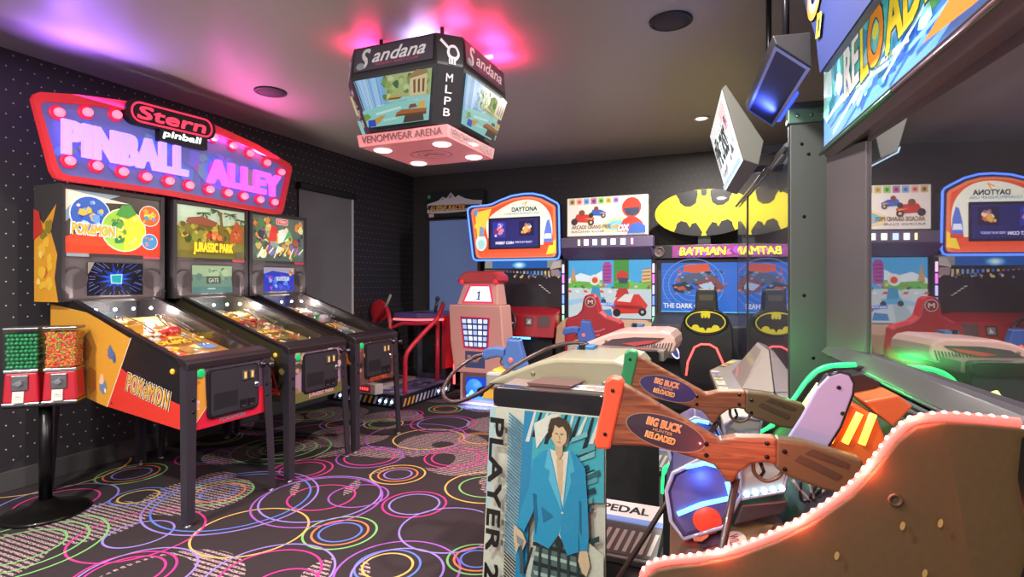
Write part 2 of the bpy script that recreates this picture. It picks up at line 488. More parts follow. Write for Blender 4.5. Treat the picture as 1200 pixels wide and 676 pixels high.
RINGS = [(530, 242, [(77, 'g'), (58, 'o'), (40, 'b')]), (825, 338, [(86, 'g'), (66, 'o'), (50, 'b')]), (965, 198, [(65, 'y'), (47, 'o'), (33, 'l')]),
         (320, 196, [(72, 'g'), (57, 'o'), (40, 'l')]), (336, 252, [(57, 'b'), (42, 'y')]), (610, 335, [(130, 'y')]), (780, 253, [(78, 'p'), (140, 'l')]),
         (773, 260, [(150, 'm')]), (338, 342, [(72, 'l'), (140, 'p')]), (685, 136, [(112, 'g'), (78, 'g'), (50, 'g')]), (525, 110, [(57, 'g'), (45, 'o')]),
         (500, 155, [(65, 'p'), (50, 'l')]), (897, 156, [(60, 'p'), (78, 'm')]), (733, 186, [(70, 'p'), (52, 'p')]), (570, 258, [(190, 'l'), (172, 'b')]),
         (1005, 270, [(76, 'p'), (60, 'l')]), (940, 420, [(60, 'y'), (78, 'b')]), (965, 432, [(110, 'l'), (150, 'm')]), (1157, 403, [(72, 'g'), (56, 'o'), (40, 'b')]),
         (1180, 228, [(100, 'y'), (66, 'g')]), (40, 375, [(180, 'g'), (140, 'g'), (95, 'g')]), (140, 265, [(120, 'l'), (82, 'p')]), (110, 190, [(170, 'y')]),
         (1040, 112, [(85, 'y')]), (1105, 158, [(75, 'p'), (58, 'p')]), (1165, 112, [(52, 'o'), (40, 'y')]), (930, 76, [(46, 'y'), (34, 'g')]), (830, 76, [(38, 'y'), (52, 'l')]),
         (750, 56, [(56, 'g'), (40, 'y')]), (300, 440, [(110, 'p'), (86, 'p')]), (330, 440, [(130, 'l')]), (655, 440, [(150, 'l'), (118, 'p')]), (690, 470, [(80, 'p')]),
         (1075, 75, [(62, 'l'), (78, 'p')]), (640, 82, [(70, 'l'), (54, 'p')]), (230, 140, [(90, 'p')]), (870, 250, [(70, 'm')]), (1090, 330, [(120, 'l')]), (760, 95, [(66, 'p')]),
         (1080, 40, [(40, 'g'), (28, 'o')]), (985, 52, [(40, 'p'), (28, 'l')]), (1010, 108, [(120, 'm')])]
for cx, cy, rs in RINGS:
    p = at(cx / 2.069, 460 + cy / 2.069, Z=0)
    dd = -p.x * SN + p.y * CS
    for hw, c in rs: carpet_ring(p.x, p.y, hw / 2.069 * dd / FPX, c, .009 + .001 * dd)
rr = random.Random(3)
for _ in range(44):                                            # the rest of the room's carpet
    x, y = rr.uniform(-4, 1), rr.uniform(-2.2, 6.4)
    p = (-x * SN + y * CS)
    if p > .4 and x < -.8 and y > 1.2: continue
    r0 = rr.uniform(.1, .32)
    for q in range(rr.randint(1, 3)): carpet_ring(x, y, r0 * (1 - .25 * q), rr.choice('plbogym'))
struct(floor.build('floor', [carpet_material()] + [M('carpet_yarn_' + k, RC[k], .95, spec=.1) for k in 'plbogym']))

# ---- ceiling fittings
LAMPW = E('warm_lamp_diffuser', '#fff2dc', 9)
for i, (x, y) in enumerate(DOWNLIGHTS):
    seen = i == 0
    t = thing('ceiling_downlight', 'small round white recessed downlight lit in the dark ceiling' if seen else 'unseen recessed downlight added to fill the room with light', 'light', (x, y, ZC), None if seen else 'added fill downlights out of view')
    b = MB(); b.lathe([(.05, -.001), (.075, -.001), (.078, -.008), (.05, -.012)], (x, y, ZC), 28); b.build('trim_ring', M('white_trim', '#e6e2d8', .4), t)
    b = MB(); b.lathe([(.001, -.004), (.05, -.004), (.05, -.0015)], (x, y, ZC), 24); b.build('diffuser', LAMPW, t)
    lamp('downlight_lamp', 'AREA', (x, y, ZC - .02), DOWN_W, (1, .95, .88), .14, parent=t)
for x, y, lab in ((-.383, 3.277, 'round black ceiling speaker near the downlight above the racing cabinets'), (-3.466, 3.263, 'round dark ceiling speaker in the magenta glow above the long bulb sign')):
    t = thing('ceiling_speaker', lab, 'speaker', (x, y, ZC), 'ceiling speakers')
    MB().lathe([(.001, -.012), (.098, -.012), (.102, -.008)], (x, y, ZC), 36).build('grille', M('speaker_mesh', '#3a3738', .7), t)
    MB().lathe([(.102, -.001), (.122, -.001), (.122, -.010), (.112, -.014), (.102, -.010)], (x, y, ZC), 36).build('trim_ring', M('speaker_ring', '#2b292b', .5), t)

# ---- blind over the window on the left wall
t = thing('roller_blind', 'grey roller blind pulled down on the dotted left wall behind the third pinball machine', 'blind', (XL + .03, 4.95, .9))
MB().box(XL + .012, XL + .018, 4.52, 5.37, .9, 2.38).build('blind_fabric', M('grey_blind_fabric', '#85878a', .8), t)
MB().py(rrect(XL, XL + .075, 2.36, 2.43, .015), 4.49, 5.40).build('cassette', M('dark_cassette', '#1f1f22', .5), t)
MB().py(rrect(XL + .006, XL + .026, .885, .91, .006), 4.52, 5.37).build('bottom_bar', M('white_trim', '#e6e2d8', .4), t)
MB().box(XL, XL + .03, 5.372, 5.40, .88, 2.37).build('light_leak_edge', M('light_leak_white', '#f2f2f0', .4), t)  # white strip painted as the light leaking past the blind's edge
# ================================================================ PINBALL MACHINES
XF, XB = -2.86, -3.95            # cabinet front, backglass plane
def pinball(yc, label, style, seed):
    rg = random.Random(seed)
    t = thing('pinball_machine', label, 'pinball machine', (-3.5, yc, 0), 'pinball machines along the left wall')
    y0, y1 = yc - .28, yc + .28
    side = M(style['side_name'], style['side'], .35, coat=.3)
    front = M(style['front_name'], style['front'], .35, coat=.3)
    prof = [(XF, .52), (XF, .90), (-3.90, 1.235), (-4.16, 1.235), (-4.16, .66), (-3.80, .64)]
    b = MB()
    for ya, yb in ((y0, y0 + .018), (y1 - .018, y1)): b.py(prof, ya, yb)
    b.mat(1); b.box(XF - .018, XF, y0 + .018, y1 - .018, .52, .90)
    b.mat(2); b.box(-4.16, -4.14, y0 + .018, y1 - .018, .66, 1.235)
    b.py([(XF - .02, .53), (-3.80, .65), (-4.14, .67), (-4.14, .68), (-3.80, .66), (XF - .02, .54)], y0 + .018, y1 - .018)
    b.build('cabinet', [side, front, BLACK], t, bevel=.003)
    # side art, near side
    if style.get('side_art'):
        a = Art(); style['side_art'](a)
        a.build('side_graphic', INK, t, (0, y0, 0), (1, 0, 0), (0, 0, 1))
    # front art
    a = Art(); style['front_art'](a, rg)
    a.build('front_graphic', INK, t, (XF, y0, .52), (0, 1, 0), (0, 0, 1))
    # rails, lock bar, glass
    for ya, yb in ((y0 - .006, y0 + .03), (y1 - .03, y1 + .006)):
        MB().py([(XF - .03, .895), (XF - .03, .915), (-3.92, 1.25), (-3.92, 1.222)], ya, yb).build('side_rail', M('dark_rail', '#3a3436', .3, .7), t, bevel=.003)
    MB().py([(XF + .015, .868), (XF + .015, .908), (XF - .01, .925), (XF - .085, .945), (XF - .085, .92), (XF - .01, .868)], y0 - .012, y1 + .012).build('lockbar', M('dark_lockbar', '#4a4247', .3, .7), t, bevel=.006)
    gz = lambda x: .918 + (XF - .08 - x) * (1.235 - .918) / (3.92 - 2.94)
    MB().hexa([(XF - .08, y0 + .03, gz(XF - .08) - .004), (-3.915, y0 + .03, gz(-3.915) - .004), (-3.915, y1 - .03, gz(-3.915) - .004), (XF - .08, y1 - .03, gz(XF - .08) - .004)],
              [(XF - .08, y0 + .03, gz(XF - .08)), (-3.915, y0 + .03, gz(-3.915)), (-3.915, y1 - .03, gz(-3.915)), (XF - .08, y1 - .03, gz(XF - .08))]).build('playfield_glass', CLEAR, t)
    # playfield, 7-11 cm under the glass
    pz = lambda x: gz(x) - .075 - .05 * (XF - x)
    o = Vector((XF - .06, y0 + .02, pz(XF - .06))); e = Vector((-3.93, y0 + .02, pz(-3.93)))
    ub = (e - o); Lp = ub.length; ub = ub / Lp
    pf = MB().hexa([(XF - .06, y0 + .018, pz(XF - .06) - .012), (-3.93, y0 + .018, pz(-3.93) - .012), (-3.93, y1 - .018, pz(-3.93) - .012), (XF - .06, y1 - .018, pz(XF - .06) - .012)],
                   [(XF - .06, y0 + .018, pz(XF - .06)), (-3.93, y0 + .018, pz(-3.93)), (-3.93, y1 - .018, pz(-3.93)), (XF - .06, y1 - .018, pz(XF - .06))]).build('playfield', M('playfield_wood', '#6b4a35', .3, coat=.5), t)
    a = Art(); w = .52
    a.rect(.0, w, 0, Lp, style['pf'][0])
    a.blobs(.0, w, 0, Lp, 70, style['pf'], .02, .09, rg)
    for _ in range(26):
        a.disc(rg.uniform(.04, w - .04), rg.uniform(.1, Lp - .05), rg.uniform(.008, .016), rg.choice(['#fff3b0', '#ffffff', '#ffd24a', '#ff6a4a', '#8fe3ff']), 10)
    a.text(style['pf_text'], .1, .42, .32, .07, '#f2c22a', .04, out='#7a2a10', outw=.006)
    a.build('playfield_graphic', PRINT('glowing_playfield_graphic', .75, .25, .3), pf, o, (0, 1, 0), ub)  # the whole print glows to brighten the playfield, standing in for its lamps
    un = Vector((0, 1, 0)).cross(ub)
    P = lambda u, v, h=0: tuple(o + Vector((0, u, 0)) + ub * v + un * h)
    # toys and bumpers on the playfield
    cols = style['toys']
    for k in range(6):
        u, v = rg.uniform(.1, .42), rg.uniform(.5, Lp - .12)
        b = MB(); c = P(u, v)
        b.lathe([(.03, 0), (.03, .012), (.018, .016), (.018, .034), (.034, .036), (.03, .046), (.012, .054), (.001, .055)], c, 16)
        b.build('pop_bumper', M('bumper_' + cols[k % len(cols)].strip('#'), cols[k % len(cols)], .25, coat=.5), t)
    for k in range(14):
        u, v = rg.uniform(.03, .49), rg.uniform(.12, Lp - .04); b = MB(); b.cyl(P(u, v), P(u, v, .028), .0045, 8)
        b.build('rubber_post', M('post_white', '#e9e2d0', .4), t)
    for s_ in (-1, 1):
        b = MB(); b.hexa([P(.26 + s_ * .11, .13, .006), P(.26 + s_ * .03, .085, .006), P(.26 + s_ * .03, .097, .006), P(.26 + s_ * .11, .152, .006)],
                         [P(.26 + s_ * .11, .13, .022), P(.26 + s_ * .03, .085, .022), P(.26 + s_ * .03, .097, .022), P(.26 + s_ * .11, .152, .022)])
        b.build('flipper', M('flipper_yellow', '#f3d648', .4), t)
    for q in range(2):
        u0 = .1 + .26 * q
        pts = smooth_path([P(u0, .34, .03), P(u0 - .03, .55, .045), P(u0 + .02, .8, .06), P(u0 + .08, Lp - .12, .06), P(u0 + .12, .8, .05), P(u0 + .1, .6, .04)], 6)
        b = MB(); b.tube(pts, .004, 6); b.tube([(x, y + .028, z) for x, y, z in pts], .004, 6); b.build('ball_ramp', CHROME, t)
    b = MB(); c = P(.36, .62); b.lathe([(.045, 0), (.05, .02), (.046, .05), (.03, .065), (.001, .068)], c, 18); b.build('toy_dome', M('toy_' + style['toy'].strip('#'), style['toy'], .25, coat=.6), t)
    b = MB(); c = Vector(P(.16, .74)); b.box(c.x - .05, c.x + .05, c.y - .05, c.y + .05, c.z, c.z + .06); b.pz([(c.x - .05, c.y - .05), (c.x + .05, c.y - .05), (c.x, c.y + .03)], c.z + .06, c.z + .085)
    b.build('toy_block', M('toy_gold', '#d9a52c', .35), t, bevel=.006)
    # row of white lamps below the backbox
    for k in range(4):
        c = P(.08 + .12 * k, Lp - .05, .085); b = MB(); b.ball(c, .011, 10); b.build('back_lamp', E('cool_bulb', '#dff0ff', 14), t)
    for k in (0, 3): lamp('playfield_light', 'POINT', P(.08 + .12 * k, Lp - .07, .075), 6, (1, .93, .85), .0, parent=t)
    # coin door
    cd = MB(); dy0, dz0 = y0 + .115, .565
    cd.px(rrect(dy0, dy0 + .36, dz0, dz0 + .29, .03), XF - .002, XF + .016); door = cd.build('coin_door', M('coin_door_black', '#26252b', .4, .4), t, bevel=.004)
    b = MB(); b.px(rrect(dy0 + .015, dy0 + .345, dz0 + .015, dz0 + .275, .022), XF + .0165, XF + .0205); b.mat(1)
    b.box(XF + .0205, XF + .0215, dy0 + .035, dy0 + .2, dz0 + .05, dz0 + .145); b.build('door_panel', [M('door_face', '#2f2e35', .45), M('door_inset', '#1b1b20', .5)], door, bevel=.002)
    for k in range(2):
        yy = dy0 + .23 + k * .052
        b = MB(); b.px(rrect(yy, yy + .034, dz0 + .195, dz0 + .25, .004), XF + .0205, XF + .029); b.mat(1); b.box(XF + .029, XF + .0295, yy + .009, yy + .025, dz0 + .203, dz0 + .242)
        b.build('coin_slot', [M('slot_frame', '#77736a', .4, .6), E('coin_slot_amber', '#e8b56a', .55)], door)
    for k in range(2):
        yy = dy0 + .215 + k * .06
        b = MB(); b.px(rrect(yy, yy + .046, dz0 + .028, dz0 + .075, .005), XF + .0205, XF + .026); b.mat(1); b.box(XF + .026, XF + .0265, yy + .008, yy + .038, dz0 + .031, dz0 + .04)
        b.build('coin_return', [M('slot_dark', '#17171a', .4), STEEL], door)
    b = MB(); b.lathe([(.001, .03), (.015, .03), (.019, .0205), (.022, .0205)], (XF, dy0 + .335, dz0 + .15), 16, 'x'); b.build('door_lock', CHROME, door)
    # start button, plunger, flipper button
    b = MB(); b.lathe([(.027, 0.0), (.027, .008), (.02, .012), (.001, .012)], (XF + .002, y0 + .075, .84), 18, 'x'); b.build('start_button', E('start_green', '#19a05a', .8), t)
    b = MB(); b.lathe([(.024, 0), (.022, .012), (.008, .016), (.007, .06), (.018, .066), (.021, .085), (.001, .095)], (XF + .002, y1 - .045, .835), 18, 'x'); b.build('plunger', M('dark_chrome', '#59555c', .25, .9), t)
    b = MB(); b.lathe([(.017, 0), (.017, -.006), (.011, -.012), (.001, -.012)], (XF - .12, y0, .855), 16, 'y'); b.build('flipper_button', E('flipper_amber', '#e8b53a', .25), t)
    # legs
    for xx, yy, sx, sy in ((XF, y0, 1, -1), (XF, y1, 1, 1), (-4.12, y0, -1, -1), (-4.12, y1, -1, 1)):
        zt = .885 if sx > 0 else .78
        b = MB(); q = .006; wv = .052
        x_a, x_b = xx + sx * .02, xx + sx * .03
        y_a, y_b = yy + sy * .006, yy + sy * .025
        # L-section: one flange on the front, one on the side
        b.hexa([(xx - sx * wv, yy + sy * .003, zt), (xx + sx * .006, yy + sy * .003, zt), (xx + sx * .006, yy + sy * .010, zt), (xx - sx * wv, yy + sy * .010, zt)],
               [(x_b - sx * wv * .8, y_b, .02), (x_b, y_b, .02), (x_b, y_b + sy * .007, .02), (x_b - sx * wv * .8, y_b + sy * .007, .02)])
        b.hexa([(xx + sx * .003, yy - sy * wv, zt), (xx + sx * .010, yy - sy * wv, zt), (xx + sx * .010, yy + sy * .010, zt), (xx + sx * .003, yy + sy * .010, zt)],
               [(x_b, y_b - sy * wv * .8, .02), (x_b + sx * .007, y_b - sy * wv * .8, .02), (x_b + sx * .007, y_b + sy * .007, .02), (x_b, y_b + sy * .007, .02)])
        lg = b.build('leg', M('leg_metal', '#4b4750', .35, .55), t)
        b = MB(); b.lathe([(.022, 0), (.024, .006), (.012, .012), (.008, .03)], (x_b - sx * .012, y_b - sy * .012, 0), 14); b.build('leveler_foot', STEEL, lg)
        if sx > 0:
            for zz in (.70, .63):
                b = MB(); b.lathe([(.01, .0), (.01, .006), (.001, .01)], (xx + .013, yy - sy * .022, zz), 10, 'x')
                b.build('leg_bolt', M('black_bolt', '#1a191c', .3, .6), lg)
    # backbox
    ya, yb = yc - .335, yc + .335
    b = MB(); b.box(-4.22, XB - .02, ya, yb, 1.235, 1.985)
    b.box(XB - .02, XB + .012, ya, ya + .028, 1.235, 1.985); b.box(XB - .02, XB + .012, yb - .028, yb, 1.235, 1.985)
    b.box(XB - .02, XB + .012, ya + .028, yb - .028, 1.955, 1.985); b.box(XB - .02, XB + .012, ya + .028, yb - .028, 1.235, 1.25); b.box(XB - .02, XB + .012, ya + .028, yb - .028, 1.525, 1.55)
    bx = b.build('backbox', M('backbox_black', '#3b3639', .4), t, bevel=.003)
    if style.get('box_art'):
        a = Art(); style['box_art'](a, rg); a.build('backbox_side_graphic', INK, bx, (-4.22, ya, 1.235), (1, 0, 0), (0, 0, 1))
    gw, gh = .614, .405
    MB().box(XB - .0198, XB - .004, ya + .028, yb - .028, 1.55, 1.955).build('translite_panel', M('translite_back', '#222226', .5), t)
    a = Art(); style['glass_art'](a, gw, gh, rg); a.build('backglass', PRINT('lit_backglass', .62, .25, .5), t, (XB - .004, ya + .028, 1.55), (0, 1, 0), (0, 0, 1))
    # speaker panel with display
    sp = MB().box(XB - .0198, XB - .002, ya + .028, yb - .028, 1.25, 1.525).build('speaker_panel', M('speaker_panel_grey', '#5b5154', .5), t)
    for k in (0, 1):
        b = MB(); b.lathe([(.07, 0), (.07, .004), (.062, .002), (.001, -.0005)], (XB - .001, ya + .09 + k * .49, 1.385), 24, 'x'); b.build('speaker_cone', M('speaker_cone_grey', '#453d40', .7), sp)
    a = Art(); style['screen'](a, .36, .22, rg); a.build('display_screen', SCREEN, t, (XB - .002, yc - .18 + style.get('screen_dx', 0), 1.272), (0, 1, 0), (0, 0, 1), .003)
    for q0, q1, qc in ((0, .13, style['tagc'][0]), (.48, .60, style['tagc'][1])):
        a = Art(); a.rect(q0, q1, 0, .021, qc); a.build('badge_strip', INK, t, (XB + .012, ya + .03, 1.527), (0, 1, 0), (0, 0, 1))
    return t
def sa_first(a):
    R = lambda *p: [(x, z) for x, z in p]
    a.poly(R((-3.80, .645), (-3.567, .60), (-3.344, 1.025), (-3.75, 1.17), (-4.15, 1.22), (-4.15, .67)), '#d89a36')
    a.poly(R((-3.567, .604), (-2.87, .525), (-2.87, .66), (-3.0, .69), (-3.25, .76), (-3.438, .848)), '#d8392c')
    a.line(R((-3.567, .603), (-3.344, 1.03)), .006, '#f1d9c0')
    for q, (c, x, z, r) in enumerate((('#b87226', -3.78, .95, .06), ('#b87226', -3.72, .75, .07), ('#5a6f9a', -3.53, .93, .035), ('#47608c', -3.50, .90, .022), ('#6b86a8', -3.60, .72, .04), ('#e8c29a', -3.62, .76, .025), ('#c88a2c', -3.9, .9, .08), ('#efe8d8', -3.585, .70, .012))):
        k = 7; rg = random.Random(q)
        a.poly([(x + r * rg.uniform(.6, 1.2) * cos(2 * pi * i / k), z + 1.5 * r * rg.uniform(.6, 1.2) * sin(2 * pi * i / k)) for i in range(k)], c)
    a.text('POKéMON', -3.385, .722, .375, .10, '#e9dcc8', .06, 0, -13.2, 1.15, out='#e9dcc8', outw=.010); a.text('POKéMON', -3.385, .722, .375, .10, '#d9a13c', .02, 0, -13.2, 1.15, out='#2a2440', outw=.006)
    
    a.disc(-3.52, .63, .006, '#2a1a1a', 10)
def fa_first(a, rg):
    a.poly([(.01, .0), (.55, 0), (.55, .19), (.47, .12), (.16, .05), (.012, .002)], '#d61f45')
    a.rect(.10, .55, .04, .375, '#5b4a5e'); a.poly([(.012, 0), (.55, 0), (.55, .17), (.12, .17), (.05, .05)], '#d6213f')
    a.poly([(.012, .375), (.10, .375), (.115, .12), (.012, .0)], '#dc9a3c')
    a.blobs(.02, .1, .1, .3, 5, ['#f0d6c8', '#e8b09a', '#c9742e'], .012, .028, rg)
    a.line([(.012, 0), (.115, .12)], .004, '#f3e0d0')
    a.text('POKéMON', .2, .012, .18, .026, '#8d7f92', .03)
    a.rect(.2, .28, .352, .366, '#c9a24a')
def ga_first(a, w, h, rg):
    a.rect(0, w, 0, h, '#4a4038'); a.poly([(0, h), (0, .19), (.1, .3), (.34, h)], '#8ea0b0'); a.poly([(0, h), (.4, .355), (.05, .33), (0, .26)], '#eadfc8')
    a.poly([(0, 0), (w, 0), (w, .3), (.52, .22), (.40, .12), (.2, .13), (.12, .15), (0, .10)], '#f0482c')
    a.disc(.15, .255, .125, '#dbe8f2'); a.disc(.15, .255, .118, '#3f62b5'); a.blobs(.05, .25, .15, .36, 16, ['#6fa0e0', '#2f4aa0', '#a9c8f0', '#e7c9d8', '#e2b64a'], .015, .04, rg)
    a.disc(.36, .17, .15, '#f3f0d0'); a.disc(.36, .17, .143, '#9ec84a')
    a.poly(circ(.36, .17, .143, 24, a0=-90, a1=90), '#f2d23a'); a.blobs(.26, .47, .06, .28, 22, ['#5f9c3a', '#c7de6a', '#f6e27a', '#e8963a', '#f9f1c2', '#3d7d50', '#d8cf4a'], .015, .04, rg)
    a.poly([(.3, .27), (.34, .34), (.4, .35), (.44, .29), (.38, .25)], '#4f9440')
    a.disc(.53, .285, .075, '#f3d9c8'); a.disc(.53, .285, .069, '#e0602f'); a.blobs(.47, .59, .23, .34, 10, ['#f0a02c', '#5c8fb8', '#e7d04a', '#9ec24a'], .012, .026, rg)
    a.disc(.53, .10, .058, '#cfdde8'); a.disc(.53, .10, .053, '#4f86b8'); a.blobs(.49, .57, .06, .14, 6, ['#e07a3a', '#8cc0e8', '#2d5c98'], .01, .02, rg)
    a.text('POKéMON', .03, .125, .26, .07, '#f0a83c', .05, 0, -2, out='#cfd8e0', outw=.008)
def sc_first(a, w, h, rg):
    a.rect(0, w, 0, h, '#060a1c'); a.burst(w / 2, h / 2, .13, .05, 11, '#1238b8', rg, .7); a.burst(w / 2, h / 2, .09, .04, 9, '#2a6cf0', rg, .7)
    for k in range(30):
        an = 2 * pi * k / 30 + rg.uniform(-.08, .08); r0 = rg.uniform(.10, .13); r1 = rg.uniform(.15, .2)
        q = lambda r: (w / 2 + max(-w / 2 + .01, min(w / 2 - .01, r * 1.2 * cos(an))), h / 2 + max(-h / 2 + .005, min(h / 2 - .005, r * .75 * sin(an))))
        a.line([q(r0), q(r1)], .0025, rg.choice(['#6a7cf2', '#8fa0ff', '#b58ad8']))
    a.poly([(w / 2 - .037, h / 2 - .03), (w / 2 + .033, h / 2 - .035), (w / 2 + .037, h / 2 + .035), (w / 2 - .042, h / 2 + .03)], '#c8fbff'); a.poly([(w / 2 - .03, h / 2 - .023), (w / 2 + .026, h / 2 - .028), (w / 2 + .03, h / 2 + .027), (w / 2 - .034, h / 2 + .023)], '#18c0c8')
    a.poly([(0, h), (.04, h), (.012, h - .06), (0, h - .08)], '#b8a898')
def box_first(a, rg):
    a.rect(0, .29, 0, .75, '#3b3639'); a.poly([(.0, 0), (.26, 0), (.22, .15), (.25, .3), (.18, .45), (.24, .62), (.1, .5), (0, .6)], '#dc9a2c')
    a.blobs(.02, .22, .02, .55, 14, ['#e8b83a', '#c9622c', '#8a7a2c', '#f0cf6a'], .02, .06, rg); a.poly([(0, .4), (.1, .45), (.06, .58), (0, .6)], '#c4352c')
def sa_second(a):
    rg = random.Random(5)
    a.poly([(-4.1, .68), (-2.87, .53), (-2.87, .89), (-3.9, 1.22)], '#3a3424')
    for _ in range(70):
        x = rg.uniform(-4.0, -2.9); z0 = .56 + .1 * (-2.87 - x); z1 = .86 + .32 * (-2.87 - x)
        z = rg.uniform(z0 + .05, z1 - .05); r = rg.uniform(.015, .05); k = 6; c = rg.choice(['#5c5230', '#2a2418', '#6e6a3e', '#443a2a', '#8a7a4a', '#262a1c'])
        a.poly([(x + r * rg.uniform(.5, 1.2) * cos(i), z + r * rg.uniform(.5, 1.2) * sin(i)) for i in range(k)], c)
    a.poly([(-3.08, .63), (-2.93, .60), (-2.99, .76)], '#c22a22'); a.poly([(-3.05, .645), (-2.955, .625), (-2.99, .73)], '#2a1512'); a.text('!', -3.005, .645, .012, .05, '#e0b0a0', .05)
    a.rect(-3.08, -2.92, .585, .605, '#b83a2c')
def fa_second(a, rg):
    a.rect(.01, .55, 0, .375, '#a98a9e'); a.blobs(.01, .55, .0, .375, 46, ['#8a6e7c', '#c9aab4', '#6f5a4c', '#b59a86', '#8d7a4e', '#4c4530'], .015, .045, rg)
    a.poly([(.01, 0), (.55, 0), (.55, .09), (.3, .05), (.1, .07), (.01, .06)], '#6a6a3c'); a.text('JURASSIC PARK', .17, .012, .26, .034, '#d7a7b4', .04, out='#7a3a44', outw=.004)
def ga_second(a, w, h, rg):
    a.rect(0, w, 0, h, '#7d7434'); a.poly([(0, .24), (.2, .3), (.42, .27), (w, .3), (w, h), (0, h)], '#b9d2b4')
    a.blobs(0, w, .1, .3, 50, ['#5d6a26', '#8a8a34', '#a8a03c', '#3f4c1c', '#c2a845', '#6a4c22'], .02, .05, rg)
    for cx, cy in ((.22, .36), (.34, .39), (.46, .37), (.56, .33)):
        for k in range(9):
            an = rg.uniform(pi * .9, pi * 2.1); a.line([(cx, cy), (cx + .06 * cos(an), min(h - .004, cy + .045 * sin(an)))], .008, rg.choice(['#2f3f1a', '#44542a']))
    a.poly([(.37, .09), (.41, .09), (.39, .25), (.375, .38), (.35, .38), (.365, .25)], '#6e5428')
    a.poly([(.06, .27), (.3, .25), (.34, .29), (.2, .33), (.08, .31)], '#8a4a30'); a.blobs(.2, .4, .12, .24, 12, ['#a8402a', '#c96a3a', '#7a2a1c', '#e0905a'], .02, .045, rg)
    a.poly([(.44, .13), (.57, .14), (.58, .25), (.51, .33), (.46, .22)], '#a8482c'); a.blobs(.46, .56, .15, .26, 8, ['#c8603a', '#8c3422'], .015, .03, rg)
    a.text('JURASSIC PARK', .12, .025, .36, .10, '#f3cf34', .05, out='#6a5a10', outw=.006); a.rect(.51, .57, .015, .06, '#5a5a4a')
def sc_second(a, w, h, rg):
    a.rect(0, w, 0, h, '#7d9c86'); a.poly([(0, h), (w, h), (w, .14), (.2, .12), (0, .15)], '#b5cc9c'); a.blobs(0, w, .08, h, 18, ['#93b08a', '#6f8f7c', '#c5d6a8', '#557a68'], .02, .05, rg)
    a.rect(.0, w, 0, .05, '#5f8f86'); a.rect(.12, .25, .075, .135, '#55604c'); a.text('GATE', .14, .085, .09, .035, '#dfe6cf', .02); a.rect(.13, .2, .03, .04, '#cfe0d0')
def fa_third(a, rg):
    a.rect(.01, .55, 0, .375, '#6e4a4a'); a.blobs(.01, .55, .0, .375, 50, ['#8a5a4c', '#4c3a34', '#b07a5c', '#7a3a3a', '#c2a07c', '#2e2422'], .015, .04, rg); a.text('ADVENTURE', .17, .012, .24, .034, '#d8552e', .04, out='#3a1a14', outw=.004)
def sa_third(a):
    rg = random.Random(9)
    a.poly([(-4.1, .68), (-2.87, .53), (-2.87, .89), (-3.9, 1.22)], '#2c2320')
    for _ in range(50):
        x = rg.uniform(-4.0, -2.9); z = rg.uniform(.6 + .1 * (-2.87 - x), .82 + .3 * (-2.87 - x)); r = rg.uniform(.015, .05); k = 6
        a.poly([(x + r * rg.uniform(.5, 1.2) * cos(i), z + r * rg.uniform(.5, 1.2) * sin(i)) for i in range(k)], rg.choice(['#b8672c', '#3c2a24', '#1c1616', '#7a4a2c', '#d88a34']))
    for k in range(5): a.poly([(-3.2 + .05 * k, .72), (-2.9 + .005 * k, .70), (-2.95, .86 - .02 * k)], rg.choice(['#e0902c', '#c2542a', '#f0b84a', '#8a3a22']))
def ga_third(a, w, h, rg):
    a.rect(0, w, 0, h, '#5a6a5c'); a.blobs(0, w, 0, h, 80, ['#3a4c5c', '#8aa09a', '#c8b85a', '#e0d890', '#7a6aa0', '#b0543a', '#d88a3a', '#4c7a4a', '#2c3444', '#e8e0c0'], .02, .06, rg)
    a.poly([(.16, .18), (.26, .18), (.27, .3), (.2, .33)], '#d8332c'); a.poly([(.28, .16), (.4, .2), (.34, .3), (.28, .28)], '#e6efe0'); a.poly([(.33, .17), (.44, .26), (.4, .29)], '#4caa5c')
    for k in range(9): a.line([(.05 + .06 * k, .03 + .02 * (k % 3)), (.1 + .06 * k, .12 + .02 * (k % 2))], .012, rg.choice(['#f0c84a', '#e8e4d0', '#d8742c']))
    a.poly(rrect(.25, .39, .335, .39, .015), '#f0e8e0'); a.poly(rrect(.255, .385, .34, .385, .013), '#d8202c'); a.text('STERN', .27, .35, .1, .026, '#f6d8d0', .03)
def sc_third(a, w, h, rg):
    a.rect(0, w, 0, h, '#2a3ac8'); a.poly([(0, h), (w, h), (w, .16), (.1, .19), (0, .16)], '#b0a8b8'); a.blobs(0, w, 0, .17, 30, ['#3a5cf0', '#5c8af8', '#7a3ad8', '#1c2a9c', '#c04ad0', '#8ab8ff'], .015, .04, rg)
    a.rect(.14, .29, .1, .135, '#d8e0f0'); a.text('PLAY', .16, .105, .11, .024, '#5c6ad0', .02); a.blobs(.26, .35, .13, .22, 6, ['#e07a3a', '#e8c84a', '#c04a8a'], .015, .03, rg)
pinball(2.39, 'pinball machine with orange and red sides, nearest to the gumball stand', dict(side_name='pinball_black_side', side='#1d191c', front_name='pinball_crimson_front', front='#c81f3c', side_art=sa_first, front_art=fa_first, glass_art=ga_first,
        box_art=box_first, screen=sc_first, pf=['#a8763a', '#e0a848', '#d0552c', '#5c8fc0', '#f0d890', '#7a3a2c', '#c8b8a8'], pf_text='POKéMON', toys=['#d81f2c', '#e8e0d0', '#f0c03a'], toy='#c8202c', tagc=('#8fa0a8', '#c84a5a')), 11)
